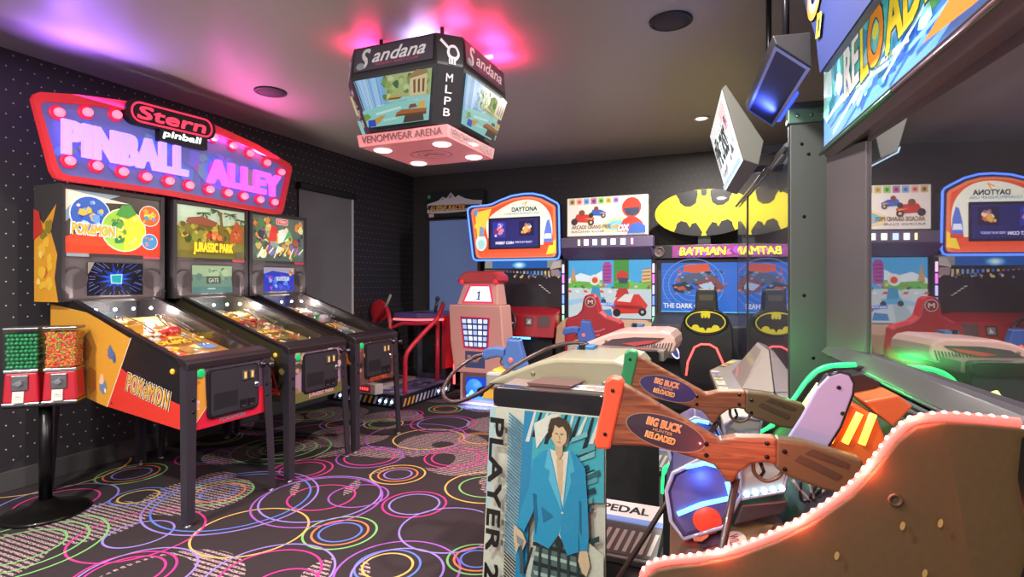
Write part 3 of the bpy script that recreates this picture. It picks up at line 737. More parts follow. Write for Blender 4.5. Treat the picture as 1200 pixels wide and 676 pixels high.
pinball(3.13, 'middle pinball machine with olive camouflage sides and a jungle backglass', dict(side_name='pinball_olive_side', side='#332e22', front_name='pinball_mauve_front', front='#8f7484', side_art=sa_second, front_art=fa_second, glass_art=ga_second,
        screen=sc_second, pf=['#7a6a34', '#c89a3c', '#5c4a24', '#b0502c', '#d8c070', '#3c3a20'], pf_text='JURASSIC', toys=['#b8342c', '#e8d8b0', '#d89a3a'], toy='#8a4a2c', tagc=('#5a5050', '#c04a62')), 12)
pinball(3.82, 'third pinball machine with brown battle artwork, farthest from the gumball stand', dict(side_name='pinball_dark_side', side='#241d1c', front_name='pinball_brown_front', front='#5c4040', side_art=sa_third, front_art=fa_third, glass_art=ga_third,
        screen=sc_third, pf=['#5a5048', '#8a7a68', '#b0a08a', '#3a3430', '#a8542c', '#5c7a8a'], pf_text='BATTLE', toys=['#e0e0e0', '#3aa04a', '#c83a2c'], toy='#b8b8c0', tagc=('#5a5050', '#d0405a')), 13)

# ---------------------------------------------------------------- the long bulb sign
XS = -3.90
q = lambda u, v: (lambda p: (p.y, p.z))(at(u, v, X=XS))
t = thing('illuminated_sign', 'long red bulb sign reading PINBALL ALLEY above the three pinball machines', 'sign', (XS - .1, 2.9, 1.985))
OUT = [q(*p) for p in ((38, 116), (41, 110), (47, 108), (90, 111), (145, 118), (200, 130), (250, 146), (300, 169), (337, 191), (341, 195), (341, 200), (331, 247), (328, 251), (322, 251), (260, 240), (200, 229), (130, 219), (72, 211), (65, 208), (60, 200))]
INN = [q(*p) for p in ((54, 124), (90, 125), (145, 132), (200, 143), (250, 158), (300, 181), (331, 202), (323, 240), (260, 229), (200, 218), (130, 207), (72, 199))]
b = MB(); b.px(OUT, XS - .034, XS - .029)
n = len(OUT)
b.build('sign_box', M('sign_side_red', '#a01c28', .35, coat=.3), t)
for y_ in (2.25, 3.5):
    MB().box(XS - .20, XS - .034, y_ - .03, y_ + .03, 1.986, 2.2).build('mount_bracket', BLACKM, t)
fr = MB()
cy_, cz_ = 2.9, 2.22
OI = [(y + (cy_ - y) * .035, z + (cz_ - z) * .16) for y, z in OUT]
fr.add([(XS - .034, *p) for p in OUT] + [(XS + .012, *p) for p in OUT] + [(XS + .012, *p) for p in OI] + [(XS - .03, *p) for p in OI],
       [(i, (i + 1) % n, n + (i + 1) % n, n + i) for i in range(n)] + [(n + i, n + (i + 1) % n, 2 * n + (i + 1) % n, 2 * n + i) for i in range(n)] + [(2 * n + i, 2 * n + (i + 1) % n, 3 * n + (i + 1) % n, 3 * n + i) for i in range(n)])
fr.build('frame', E('sign_frame_red', '#e0303a', .22), t)
a = Art()
a.poly(OI, '#5a5a9a')
rg = random.Random(4)
a.blobs(1.98, 3.72, 2.06, 2.44, 46, ['#4f6cc8', '#6a5cc0', '#5f7a9a', '#6a7a4a', '#8a4a9a', '#4a5cb0'], .04, .10, rg)
a.build('face', PRINT('lit_sign_face', .8, .35), t, (XS - .028, 0, 0), (0, 1, 0), (0, 0, 1))
for (s_, y0, z0, y1, z1, hh, c) in (('PINBALL', *q(73, 179), *q(217, 206), .205, '#bd9bfa'), ('ALLEY', *q(243, 213), *q(326, 231), .185, '#dd62f2')):
    vs_, fs = text_mesh(s_, .02, 0, 1.08)
    b = MB()
    wv = y1 - y0
    nv = len(vs_)
    edges = {}
    for f in fs:
        for i in range(len(f)):
            e = (f[i], f[(i + 1) % len(f)]); k = (min(e), max(e)); edges[k] = edges.get(k, 0) + 1
    for dk, (dy_, dz_) in enumerate(((0, 0), (.010, .006), (-.010, .006), (.010, -.006), (-.010, -.006))):
        V0 = [(XS + .0, y0 + u * wv + dy_, z0 + (z1 - z0) * u + v * hh + dz_) for u, v in vs_]; V1 = [(XS + .03 - .0002 * dk, p[1], p[2]) for p in V0]
        b.add(V0 + V1, [tuple(i + nv for i in f) for f in fs] + [(i, j, j + nv, i + nv) for (i, j), cnt in edges.items() if cnt == 1])
    b.build('lettering', E('sign_letters_' + s_.lower(), c, 1.15), t)
for u, v in [(66, 131), (100, 131), (135, 134), (251, 161), (274, 171), (294, 180), (314, 191), (331, 202)] + [(79, 188), (112, 194), (143, 201), (171, 207), (198, 212), (222, 217), (246, 222), (268, 226), (287, 230), (306, 234), (323, 237)]:
    y, z = q(u, v)
    y = cy_ + (y - cy_) * .985
    b = MB(); b.lathe([(.045, -.026), (.047, -.012), (.032, -.006), (.03, -.02)], (XS, y, z), 18, 'x'); so = b.build('bulb_socket', E('bulb_socket_red', '#d0204c', .8), t)
    b = MB(); b.lathe([(.018, -.02), (.027, -.004), (.029, .012), (.023, .028), (.012, .036), (.001, .038)], (XS, y, z), 16, 'x'); b.build('bulb', E('bulb_pink', '#ff7d98', 1.5), t)
# badge on top
cyb, czb = .5 * (q(150, 126)[0] + q(247, 147)[0]), 2.53
A0 = q(153, 130); A1 = q(243, 152)
slope = (A1[1] - A0[1]) / (A1[0] - A0[0])
def badge(pad, x0, x1, m, name, hh=.058):
    b = MB(); out = rrect(A0[0] - .02 - pad, A1[0] + .02 + pad, -hh - pad, hh + pad, hh * .95 + pad, 8)
    out = [(y, A0[1] + .0 + (y - A0[0]) * slope + z) for y, z in out]
    b.px(out, x0, x1); return b.build(name, m, t)
bd = badge(.03, XS - .03, XS + .03, M('badge_black', '#120c10', .4), 'badge')
rng_ = [(XS + .034, y, A0[1] + (y - A0[0]) * slope + z) for y, z in rrect(A0[0] - .012, A1[0] + .012, -.066, .066, .062, 8)]
MB().tube(rng_, .006, 6, True).build('neon_outline', E('neon_red', '#ff2a4a', 2.2), bd)
a = Art(); ang = math.degrees(atan(slope))
a.text('Stern', A0[0] + .025, A0[1] - .045, A1[0] - A0[0] - .06, .095, '#ff3a58', .05, .15, ang); a.build('badge_lettering', PRINT('lit_badge', 1.5, .3), bd, (XS + .031, 0, 0), (0, 1, 0), (0, 0, 1))
P0 = q(187, 159)
b = MB(); b.px([(P0[0] - .02, P0[1] - .04), (P0[0] + .36, P0[1] - .03), (P0[0] + .36, P0[1] + .07), (P0[0] - .02, P0[1] + .06)], XS - .02, XS + .032); b.build('badge_tail', MATS['badge_black'], bd)
a = Art(); a.text('pinball', P0[0], P0[1] - .022, .31, .065, '#f4fff8', .04, .15, ang); a.build('badge_lettering', PRINT('lit_badge_white', 2.2, .3), bd, (XS + .033, 0, 0), (0, 1, 0), (0, 0, 1))
# the coloured light strips on top of the sign wash the ceiling
STRIPM = E('violet_strip', '#8a3cff', 3)
for ya, yb, c, w_ in ((2.0, 2.75, (.36, .14, 1), 17), (2.95, 3.75, (1, .10, .60), 8)):
    zt = 2.43 if ya > 2.8 else 2.50
    MB().box(XS - .075, XS - .036, ya, yb, zt - .05, zt + .004).build('light_strip', STRIPM if ya < 2.8 else E('magenta_strip', '#ff2a9a', 3), t)
    lo = lamp('strip_light', 'AREA', (XS - .0, (ya + yb) / 2, zt + .05), w_, c, .05, (radians(180), radians(22), 0), t, yb - ya); lo.data.spread = radians(125)
# ================================================================ GUMBALL STAND
GC = Vector((-3.79, 1.90, 0)); GW = Vector((.707, .707, 0)); GF = Vector((.707, -.707, 0))
gxf = Matrix((( GW.x, -GF.x, 0, GC.x), (GW.y, -GF.y, 0, GC.y), (0, 0, 1, 0), (0, 0, 0, 1)))     # local x = width, y = depth (front is -y)
t = thing('gumball_machine', 'double gumball and candy vending machine on a black pole stand at the left edge', 'candy machine', tuple(GC))
b = MB(gxf); b.lathe([(.001, .002), (.215, .002), (.22, .012), (.20, .022), (.13, .036), (.07, .06), (.045, .085), (.001, .085)], (0, 0, 0), 40); b.build('base', M('stand_black', '#201e1d', .28, .7, coat=.3), t)
MB(gxf).cyl((0, 0, .07), (0, 0, .645), .032, 20).build('pole', M('stand_pole', '#17171a', .3, .5), t)
hxf = gxf @ Matrix.Translation((0, 0, .645)) @ Matrix.Diagonal((.86, .86, .97, 1)) @ Matrix.Translation((0, 0, -.600))
MB(hxf).box(-.20, .20, -.085, .085, .595, .612).build('mounting_plate', M('stand_pole', '#17171a'), t, bevel=.004)
for k, cx in enumerate((-.105, .105)):
    w = .092
    bd = MB(hxf); bd.hexa([(cx - .098, -.088, .625), (cx + .098, -.088, .625), (cx + .098, .088, .625), (cx - .098, .088, .625)], [(cx - .088, -.08, .805), (cx + .088, -.08, .805), (cx + .088, .08, .805), (cx - .088, .08, .805)])
    body = bd.build('dispenser_body', M('dispenser_red', '#b3182c', .3, coat=.4), t, bevel=.01)
    MB(hxf).box(cx - .101, cx + .101, -.092, .092, .612, .627).build('chrome_foot', CHROME, body, bevel=.004)
    MB(hxf).box(cx - .094, cx + .094, -.086, .086, .803, .822).build('chrome_collar', CHROME, body, bevel=.004)
    b = MB(hxf); b.box(cx - .048, cx + .042, -.096, -.082, .70, .79); m_ = b.build('coin_mechanism', STEEL, body, bevel=.004)
    b = MB(hxf); b.cyl((cx - .003, -.12, .745), (cx - .003, -.096, .745), .016, 14); b.box(cx - .028, cx + .022, -.128, -.12, .739, .751); b.build('turn_handle', CHROME, m_)
    MB(hxf).hexa([(cx - .04, -.105, .63), (cx + .02, -.105, .63), (cx + .02, -.085, .63), (cx - .04, -.085, .63)], [(cx - .04, -.094, .695), (cx + .02, -.094, .695), (cx + .02, -.083, .695), (cx - .04, -.083, .695)]).build('price_flap', M('flap_grey', '#cfccc4', .4), body)
    a = Art(); a.rect(0, .03, 0, .02, '#f2efe4'); a.text('25¢', .004, .004, .022, .012, '#44403c', .02)
    b_ = a.build('price_label', INK, body, hxf @ Vector((cx - .028, -.1025, .655)), GW, Vector((0, 0, 1)))
    b = MB(hxf)
    for (xa, xb, ya, yb) in ((-w, w, -.084, -.080), (-w, w, .080, .084), (-w, -w + .004, -.080, .080), (w - .004, w, -.080, .080)):
        b.box(cx + xa, cx + xb, ya, yb, .823, 1.055)
    b.build('globe', GLASS('clear_plastic_globe', (.95, .96, .96), 1.4), t)
    b = MB(hxf); b.box(cx - w - .005, cx + w + .005, -.09, .09, 1.055, 1.07); b.build('lid', M('lid_grey_metal', '#77757a', .3, .8), t, bevel=.005)
    if k == 0:
        pts = []
        d_ = .0245
        for iz in range(9):
            for ix in range(7):
                for iy in range(6):
                    x = cx - .074 + ix * d_ + (iz % 2) * .006 - .003; y = -.064 + iy * .0255 + (iz % 2) * .003; z = .836 + iz * .0232
                    if iy == 0 or ix == 6 or (iz == 8): pts.append((x, y, z))
        rg = random.Random(2)
        first = None
        for i, p in enumerate(pts):
            wp = hxf @ Vector(p) + Vector((rg.uniform(-.0015, .0015), rg.uniform(-.0015, .0015), 0))
            if first is None:
                b = MB(); b.ball((0, 0, 0), .0118, 12); first = b.build('gumball', M('gumball_green', '#15804a', .25, coat=.5)); o = first
                tag(o, 'dark green gumball in the left clear globe of the candy stand', 'gumball', 'green gumballs in the left globe')
            else:
                o = first.copy(); COL.objects.link(o)
            o.location = wp
        MB(hxf).box(cx - .06, cx + .058, -.045, .07, .825, 1.02).build('inner_sleeve', M('sleeve_dark_green', '#0a2a1a', .6), t)
    else:
        rg = random.Random(6)
        b = MB(hxf); b.box(cx - .078, cx + .078, -.07, .07, .825, 1.03)
        for i in range(1100):
            f = rg.random()
            if f < .55: p = (cx + rg.uniform(-.08, .08), -.072 + rg.uniform(-.003, .003), rg.uniform(.83, 1.035))
            elif f < .85: p = (cx + .08 + rg.uniform(-.003, .003), rg.uniform(-.07, .07), rg.uniform(.83, 1.035))
            else: p = (cx + rg.uniform(-.08, .08), rg.uniform(-.07, .07), 1.03 + rg.uniform(0, .006))
            an = rg.uniform(0, pi); L_ = .0065; b.mat(rg.randint(0, 4))
            b.tube([(p[0] - L_ * cos(an), p[1], p[2] - L_ * sin(an)), p, (p[0] + L_ * cos(an), p[1], p[2] + L_ * sin(an))], .004, 6)
        o = b.build('candies', [M('candy_' + c.strip('#'), c, .35) for c in ('#d8482c', '#e8a02c', '#7cb83a', '#e8702c', '#d83a5a')])
        tag(o, 'mixed red, orange and green candies filling the right clear globe', 'candy'); o['kind'] = 'stuff'

# ================================================================ HANGING SCOREBOARD (four screens)
t = thing('hanging_scoreboard', 'four sided hanging video scoreboard with pink lit underside below the ceiling', 'scoreboard', (-1.87, 3.09, 2.2))
jx, jy = -1.87, 3.06
HX, HY, CHF = .395, .40, .11
def octo(s, z, dx=0):
    hx, hy, c = HX * s, HY * s, CHF
    return [(jx - hx + c, jy - hy, z), (jx + hx - c, jy - hy, z), (jx + hx, jy - hy + c, z), (jx + hx, jy + hy - c, z), (jx + hx - c, jy + hy, z), (jx - hx + c, jy + hy, z), (jx - hx, jy + hy - c, z), (jx - hx, jy - hy + c, z)]
LV = [(1.0, 2.765), (1.03, 2.60), (1.03, 2.585), (.83, 2.275)]
b = MB(); vs_ = []; fs = []
for s_, z in LV: vs_ += octo(s_, z)
for i in range(len(LV) - 1):
    for k in range(8): fs.append((i * 8 + k, i * 8 + (k + 1) % 8, (i + 1) * 8 + (k + 1) % 8, (i + 1) * 8 + k))
fs += [tuple(range(8)), tuple(range(24, 32))]
b.add(vs_, fs); b.build('housing', M('scoreboard_black', '#2b292e', .4), t, bevel=.004)
for (px_, py_) in ((-.22, -.22), (.22, -.22), (-.22, .22), (.22, .22)):
    MB().cyl((jx + px_, jy + py_, 2.76), (jx + px_, jy + py_, ZC), .012, 10).build('hanger_rod', BLACKM, t)
def face_frame(i, lo, hi):
    """frame of the octagon's face i between two levels"""
    a0 = Vector(octo(*LV[lo])[i]); a1 = Vector(octo(*LV[lo])[(i + 1) % 8]); c0 = Vector(octo(*LV[hi])[i]); c1 = Vector(octo(*LV[hi])[(i + 1) % 8])
    ua = (a1 - a0).normalized(); up = ((c0 + c1) / 2 - (a0 + a1) / 2); h = up.length
    return (a0 + a1) / 2, ua, up.normalized(), (a1 - a0).length, (c1 - c0).length, h
def lagoon(a, w0, w1, h, rg):
    """w0 bottom width, w1 top width, centred"""
    X = lambda u, v: ((u - .5) * (w0 + (w1 - w0) * v), v * h)
    a.poly([X(0, 0), X(1, 0), X(1, 1), X(0, 1)], '#9fd0d0')
    a.poly([X(0, .3), X(.38, .25), X(.42, 1), X(0, 1)], '#7fb4e6'); a.poly([X(.05, .3), X(.12, .3), X(.14, 1), X(.04, 1)], '#b4d6f4'); a.poly([X(.2, .3), X(.25, .3), X(.27, 1), X(.2, 1)], '#a8cef2')
    a.poly([X(.36, .55), X(1, .5), X(1, 1), X(.4, 1)], '#a8b878')
    for _ in range(36):
        u, v = rg.uniform(.34, .96), rg.uniform(.55, .95); r = rg.uniform(.015, .035); x, y = X(u, v)
        a.poly([(x + r * rg.uniform(.4, 1) * cos(i), y + r * rg.uniform(.4, .9) * sin(i)) for i in range(6)], rg.choice(['#5f8a3f', '#8cac58', '#c8cf98', '#3f6a3c', '#b8c488', '#7a9a52']))
    for _ in range(60):
        u, v = rg.uniform(.0, .98), rg.uniform(.05, .45); x, y = X(u, v); w_ = rg.uniform(.01, .035); a.poly([(max(x - w_, X(.01, v)[0]), y), (min(x + w_, X(.99, v)[0]), y + .002), (min(x + w_, X(.99, v)[0]), y + .006), (max(x - w_, X(.01, v)[0]), y + .004)], rg.choice(['#b8e4dc', '#7cc0b8', '#a8dcd4', '#d8f0ea', '#6ab0b0']))
    for k in range(16):
        u = .01 + .022 * k; a.poly([X(u, .32), X(u + .008, .32), X(u + .01, .98), X(u + .003, .98)], rg.choice(['#a4ccf0', '#6fa6dc', '#c4def6', '#8cbcea']))
    a.poly([X(.74, .52), X(.98, .5), X(.98, .95), X(.86, .98), X(.76, .86)], '#d8c89a'); a.poly([X(.72, .84), X(.98, .9), X(.98, .97), X(.85, 1), X(.74, .9)], '#9a7a4a')
    for u in (.8, .86, .92): a.poly([X(u, .56), X(u + .03, .56), X(u + .03, .82), X(u, .81)], '#7a4c2c')
    a.poly([X(.38, .5), X(.55, .47), X(.68, .55), X(.5, .58)], '#c2a85a'); a.poly([X(.42, .5), X(.6, .49), X(.64, .52), X(.46, .53)], '#6a5024')
    a.poly([X(0, 0), X(1, 0), X(1, .38), X(.55, .44), X(0, .34)], '#8fd2c8'); a.poly([X(.2, .22), X(.62, .3), X(.6, .34), X(.2, .27)], '#c8ece4'); a.poly([X(.3, .08), X(.55, .1), X(.5, .14), X(.3, .12)], '#b4e4da')
    a.poly([X(.5, .14), X(1, .16), X(1, .24), X(.62, .27), X(.53, .22)], '#a8642c'); a.poly([X(.5, .15), X(1, .12), X(1, .17), X(.56, .18)], '#6e3a1a'); a.poly([X(.62, .0), X(.97, .0), X(.95, .13), X(.66, .14)], '#4a3a30')
    a.poly([X(.72, .27), X(.86, .28), X(.83, .35), X(.75, .35)], '#7a4a34'); a.poly([X(.86, .26), X(.97, .26), X(.97, .4), X(.88, .36)], '#e0b04a')
    a.poly([X(.02, .1), X(.28, .2), X(.36, .2), X(.22, .06), X(.1, .0)], '#c89a4a'); a.poly([X(.02, .0), X(.16, .0), X(.17, .14), X(.05, .14)], '#2c4cc0'); a.poly([X(.0, .12), X(.12, .2), X(.08, .28), X(.0, .26)], '#7aa050')
for i in (0, 2, 4, 6):
    # screen
    o, ua, up, w0, w1, h = face_frame(i, 3, 2)
    a = Art(); lagoon(a, w0 * .93, w1 * .9, h * .86, random.Random(30 + i)); a.build('video_screen', PRINT('scoreboard_picture', .85, .25, base=0), t, o + up * h * .08, ua, up, .006)
    # header panel
    o, ua, up, w0, w1, h = face_frame(i, 1, 0)
    a = Art(); a.rect(-w1 * .48, w1 * .48, h * .08, h * .92, '#4a424e'); a.text('S', -w0 * .40, h * .16, w0 * .14, h * .72, '#d8d4d8', .03, .35); a.text('andana', -w0 * .24, h * .33, w0 * .62, h * .48, '#e2dfe2', .025, .4)
    a.poly(circ(-w0 * .38, h * .26, w0 * .05, 14, h * .13), '#8c98a0'); a.text('RESORT AND CLUB', -w0 * .2, h * .2, w0 * .5, h * .09, '#c84a78', .02, .2)
    a.build('header_panel', PRINT('header_graphic', .22, .35), t, o, ua, up, .006)
for i in (1, 3, 5, 7):
    o, ua, up, w0, w1, h = face_frame(i, 3, 2)
    a = Art(); L4 = 'MLPB'
    for k, ch in enumerate(L4): a.text(ch, -.020, h * (.80 - .19 * k) - .022, .040, .044, '#e8e4ea', .02)
    a.build('corner_panel', PRINT('corner_graphic', .25, .35), t, o, ua, up, .006)
    o, ua, up, w0, w1, h = face_frame(i, 1, 0)
    a = Art(); a.poly(smooth_path([(.03, .01), (.055, .05), (.035, .10), (-.0, .10), (-.02, .06), (-.005, .02)], 4, True), '#e8e4ea'); a.poly(smooth_path([(.03, .035), (.042, .055), (.03, .085), (.004, .085), (-.004, .06), (.005, .04)], 4, True), '#3a3440')
    a.poly([(-.06, .12), (-.05, .135), (-.005, .09), (-.012, .075)], '#e8e4ea'); a.rect(-.01, .03, -.012, .02, '#e8e4ea'); a.line([(0, -.01), (.0, .02)], .004, '#3a3440'); a.line([(.016, -.01), (.016, .02)], .004, '#3a3440')
    a.build('emblem', PRINT('corner_graphic', .25, .35), t, o, ua, up, .006)
# pink box under the screens, its pink glow put into the material
bx0, bx1, by0, by1 = jx - .325, jx + .318, jy - .325, jy + .32
b = MB(); b.hexa([(bx0 + .01, by0 + .01, 2.195), (bx1 - .01, by0 + .01, 2.195), (bx1 - .01, by1 - .01, 2.195), (bx0 + .01, by1 - .01, 2.195)], [(bx0, by0, 2.268), (bx1, by0, 2.268), (bx1, by1, 2.268), (bx0, by1, 2.268)])
lower = b.build('lower_box', E('glowing_lower_box', '#ee8f94', .2), t, bevel=.004)
for o_, ua, wd in ((Vector((bx0, by0 + .005, 2.2)), Vector((1, 0, 0)), bx1 - bx0), (Vector((bx1 - .005, by0, 2.2)), Vector((0, 1, 0)), by1 - by0)):
    a = Art(); a.text('VENOMWEAR ARENA', wd * .06, .012, wd * .88, .044, '#6a3a40', .015); a.build('lettering', INK, lower, o_, ua, Vector((0, 0, 1)), .006)
a = Art(); a.ring(0, 0, .135, .142, '#a86a6c', 40, .8); a.ring(0, 0, .085, .09, '#a86a6c', 40, .8)
a.line([(-.06, -.02), (.0, .03), (.06, -.03)], .012, '#a86a6c'); a.line([(-.05, .02), (.05, .01)], .012, '#a86a6c'); a.text('ARENA CREST', -.075, .09, .15, .018, '#a86a6c', .01)
a.build('crest', INK, lower, (jx, jy + .02, 2.195), (1, 0, 0), (0, -1, 0), .002)
for (x, y) in ((bx0 + .10, by0 + .13), (bx1 - .12, by0 + .14), (bx0 + .1, by1 - .1), (bx1 - .1, by1 - .12)):
    b = MB(); b.lathe([(.001, -.006), (.05, -.006), (.056, -.001)], (x, y, 2.195), 24); s_ = b.build('spot_lens', E('spot_lens_pink', '#ffe4e8', 5), lower)
    lamp('underside_spot', 'SPOT', (x, y, 2.18), 22, (1, .45, .48), .04, (0, 0, 0), t, spot=radians(150), blend=.8)
for (x, y, c, w_) in ((-.36, -.18, (1, .02, .14), 2.6), (.36, .30, (1, .02, .14), 3.2), (.05, -.16, (.5, .45, 1), 1.2), (.34, -.26, (1, .03, .16), 1.6), (.42, .05, (1, .02, .14), 2), (-.1, .4, (.3, .3, 1), 5)):
    b = MB(); b.box(jx + x * .9 - .05, jx + x * .9 + .05, jy + y * .9 - .012, jy + y * .9 + .012, 2.765, 2.785); b.build('led_bar', E('top_led_bar', '#ffb0c8', 2), t)
    lamp('ceiling_wash', 'AREA', (jx + x, jy + y, 2.79), w_, c, .16, (radians(180), 0, 0), t)
# ================================================================ RIGHT SIDE: two shooting cabinets, turned 6.4 degrees
TH = atan(.1117)
EA = Vector((-sin(TH), cos(TH), 0)); EB = Vector((-cos(TH), -sin(TH), 0)); EZ = Vector((0, 0, 1))
def frame_at(ox): return Matrix(((EA.x, EB.x, 0, ox), (EA.y, EB.y, 0, 0), (0, 0, 1, 0), (0, 0, 0, 1)))
BX = frame_at(.6745)      # local x = away from camera along the screen, y = out into the room, z = up
TX = frame_at(.545)
SCRGLASS = MIRROR('dark_screen_glass', .55, '#17161c', (.92, .9, .95))
BROWNM = M('brown_black_metal', '#4a3d3d', .35, .3)
# ---- hunting cabinet
t = thing('shooting_cabinet', 'big hunting game cabinet at the right edge with brown red lit side panel', 'arcade cabinet', tuple(BX @ Vector((1.9, -.1, 0))))
b = MB(BX); b.box(.97, 2.80, -.42, -.071, 0, 2.36); b.build('body', M('cabinet_black', '#2e2b30', .45), t, bevel=.006)
# bezel with left and lower members, screen glass set into it
b = MB(BX); b.hexa([(2.39, -.07, 1.10), (2.80, -.07, 1.03), (2.80, -.07, 1.95), (2.39, -.07, 1.89)], [(2.39, -.012, 1.10), (2.80, .02, 1.03), (2.80, .02, 1.95), (2.39, -.012, 1.89)])
b.build('screen_bezel', M('bezel_grey_brown', '#4e474a', .38, .2), t, bevel=.003)
b = MB(BX); b.hexa([(.97, -.07, 1.055), (2.80, -.07, 1.055), (2.80, .042, 1.055), (.97, .042, 1.055)], [(.97, -.07, 1.10), (2.80, -.07, 1.10), (2.80, .0, 1.10), (.97, .0, 1.10)])
b.build('screen_sill', M('sill_grey', '#514f52', .35, .3), t, bevel=.003)
b = MB(BX); b.hexa([(.97, -.07, 1.905), (2.80, -.07, 1.905), (2.80, .012, 1.905), (.97, .012, 1.905)], [(.97, -.07, 1.954), (2.80, -.07, 1.954), (2.80, .045, 1.954), (.97, .045, 1.954)])
b.build('marquee_rail', M('rail_brown', '#5a4a4b', .35, .3), t, bevel=.003)
b = MB(BX); b.tube([(.97, .044, 1.935), (1.95, .044, 1.935)], .008, 8); b.build('rail_trim', M('trim_mauve', '#7d5f66', .3, .6), t)
b = MB(BX); b.tube([(1.96, .044, 1.935), (2.80, .044, 1.935)], .008, 8); b.build('rail_trim', M('trim_green', '#4d7a5e', .3, .6), t)
MB(BX).hexa([(.99, -.07, 1.09), (2.40, -.07, 1.09), (2.40, -.07, 1.92), (.99, -.07, 1.92)], [(.99, -.047, 1.09), (2.40, -.022, 1.09), (2.40, -.022, 1.92), (.99, -.047, 1.92)]).build('screen', SCRGLASS, t)
# marquee
mq = MB(BX).box(.97, 2.80, -.05, .03, 1.955, 2.32).build('marquee_box', M('marquee_frame_pale', '#b8a8a2', .4), t, bevel=.004)
a = Art(); rg = random.Random(21)
w, h = 1.80, .345
a.rect(0, w, 0, h, '#4aa8b0')          # seen from the front, reading left (far end) to right (near end)
a.poly([(0, 0), (w, 0), (w, .12), (.9, .10), (.3, .18), (0, .14)], '#5a8ad8'); a.poly([(0, .16), (.12, .2), (.1, .33), (0, h)], '#9fc8c0')
a.blobs(0, w, 0, h, 60, ['#62c4bc', '#8fd8cc', '#4c94c4', '#c8e4e4', '#7aa84c', '#3c7c98', '#3a6ac0'], .03, .09, rg)
for k in range(14):
    x = rg.uniform(0, w - .3); a.line([(x, rg.uniform(.0, .1)), (x + .3, rg.uniform(.06, .16))], .014, rg.choice(['#e8f4f4', '#b8d8f0', '#6a98e0', '#d0e0a0']))
a.poly([(1.05, .02), (1.3, .0), (1.8, .0), (1.8, .12), (1.3, .1)], '#c8702c')
for s_, x, ww, c in (('RE', .37, .185, '#f4f4f0'), ('L', .565, .08, '#f2e23a'), ('O', .645, .145, '#e8922c'), ('ADED', .80, .5, '#f2d83a')):
    a.text(s_, x, .085, ww, .19, c, .04, .1, 6, out='#20404c', outw=.008)
a.disc(.715, .20, .026, '#f0e04a', 12)
a.build('marquee_graphic', PRINT('lit_marquee', .62, .3), mq, BX @ Vector((2.785, .03, 1.965)), -EA, EZ, .002)
# topper: an outlined board standing out above the marquee
pts = [(2.40, 2.13), (2.43, 2.20), (2.455, 2.28), (2.55, 2.40), (2.62, 2.47), (2.67, 2.55), (2.66, 2.66), (2.5, 2.76), (2.2, 2.80), (1.4, 2.80), (1.0, 2.72), (1.0, 2.30), (1.5, 2.13)]
pts = [(x, z + .03) for x, z in pts]
b = MB(BX); b.py(pts, .105, .135); tp = b.build('topper_board', M('topper_navy', '#2c3356', .4), t, bevel=.004)
MB(BX).box(1.05, 2.42, -.05, .10, 2.325, 2.37).build('topper_bracket', M('cabinet_black', '#232024'), t)
a = Art(); MX = lambda x: 2.785 - x
a.poly([(MX(x), z) for x, z in pts], '#3d4a8c'); a.blobs(.25, 1.6, 2.3, 2.75, 30, ['#4c5ca0', '#34407a', '#5a6cc0', '#3a5a9c'], .04, .1, rg)
a.ring(.33, 2.50, .085, .115, '#e8a24a', 30, .9); a.ring(.33, 2.50, .05, .085, '#e8d8d8', 30, .9); a.text('BIG BUCK', .48, 2.50, .9, .16, '#e08a3a', .05, .1, out='#f0e4d0', outw=.008)
a.text('HUNTER', .6, 2.40, .6, .10, '#e8d8c0', .04, .1); a.poly([(.36, 2.30), (.425, 2.285), (.455, 2.365), (.39, 2.385)], '#e8e02c'); a.poly([(.39, 2.315), (.415, 2.31), (.43, 2.35), (.405, 2.356)], '#3a3a2c'); a.text('GAMES', .425, 2.285, .075, .014, '#d8d8e0', .02, 0, 62)
a.build('topper_graphic', PRINT('topper_print', .03, .5, 0, .6), tp, BX @ Vector((2.785, .135, 0)), -EA, EZ, .002)
# lower console: sloped deck between two curved side panels
PROF = [(-.05, 1.15), (.17, 1.15), (.224, 1.152), (.268, 1.152), (.308, 1.142), (.333, 1.117), (.359, 1.076), (.397, 1.024), (.452, .974), (.507, .936), (.566, .904), (.627, .881), (.67, .87), (.699, .86), (.715, .845), (.725, .80), (.725, .05), (-.05, .05)]
PROF2 = [(-.05, 1.075), (.053, 1.067), (.13, 1.06), (.175, 1.04), (.21, 1.0), (.25, .935), (.319, .836), (.422, .77), (.55, .71), (.685, .65), (.705, .62), (.71, .54), (.71, .05), (-.05, .05)]
SIDEB = M('side_panel_brown', '#5c4630', .4, coat=.3)
b = MB(BX); b.px(PROF, 1.07, 1.10); near = b.build('side_panel', SIDEB, t, bevel=.003); near['label'] = 'brown side panel edged with a red LED strip'
b = MB(BX); b.px(PROF2, 2.26, 2.29); far = b.build('side_panel', M('side_panel_black', '#1d1c1f', .4), t, bevel=.003); far['label'] = 'black side panel edged with a green LED strip'
pn = smooth_path([(1.083, y, z + .006) for y, z in PROF[1:16]] + [(1.083, .732, .5)], 30)
b = MB(BX); b.tube(pn, .0075, 8); b.build('led_strip', E('led_red', '#ff5a52', 2.3), near)
LD = E('led_diode_red', '#ffb8b0', 2.6)
acc = 0; last = Vector(pn[0]); cnt = 0
b = None
for p in pn:
    p = Vector(p); acc += (p - last).length; last = p
    if acc > .0145 and cnt < 62:
        acc = 0; cnt += 1; b = MB(BX); b.ball(tuple(p + Vector((0, .002, .004))), .0056, 8); b.build('led', LD, near)
pf_ = smooth_path([(2.272, y, z + .006) for y, z in PROF2[1:12]], 6)
b = MB(BX); b.tube(pf_, .0085, 8); b.build('led_strip', E('led_green', '#1cff58', 4.5), far)
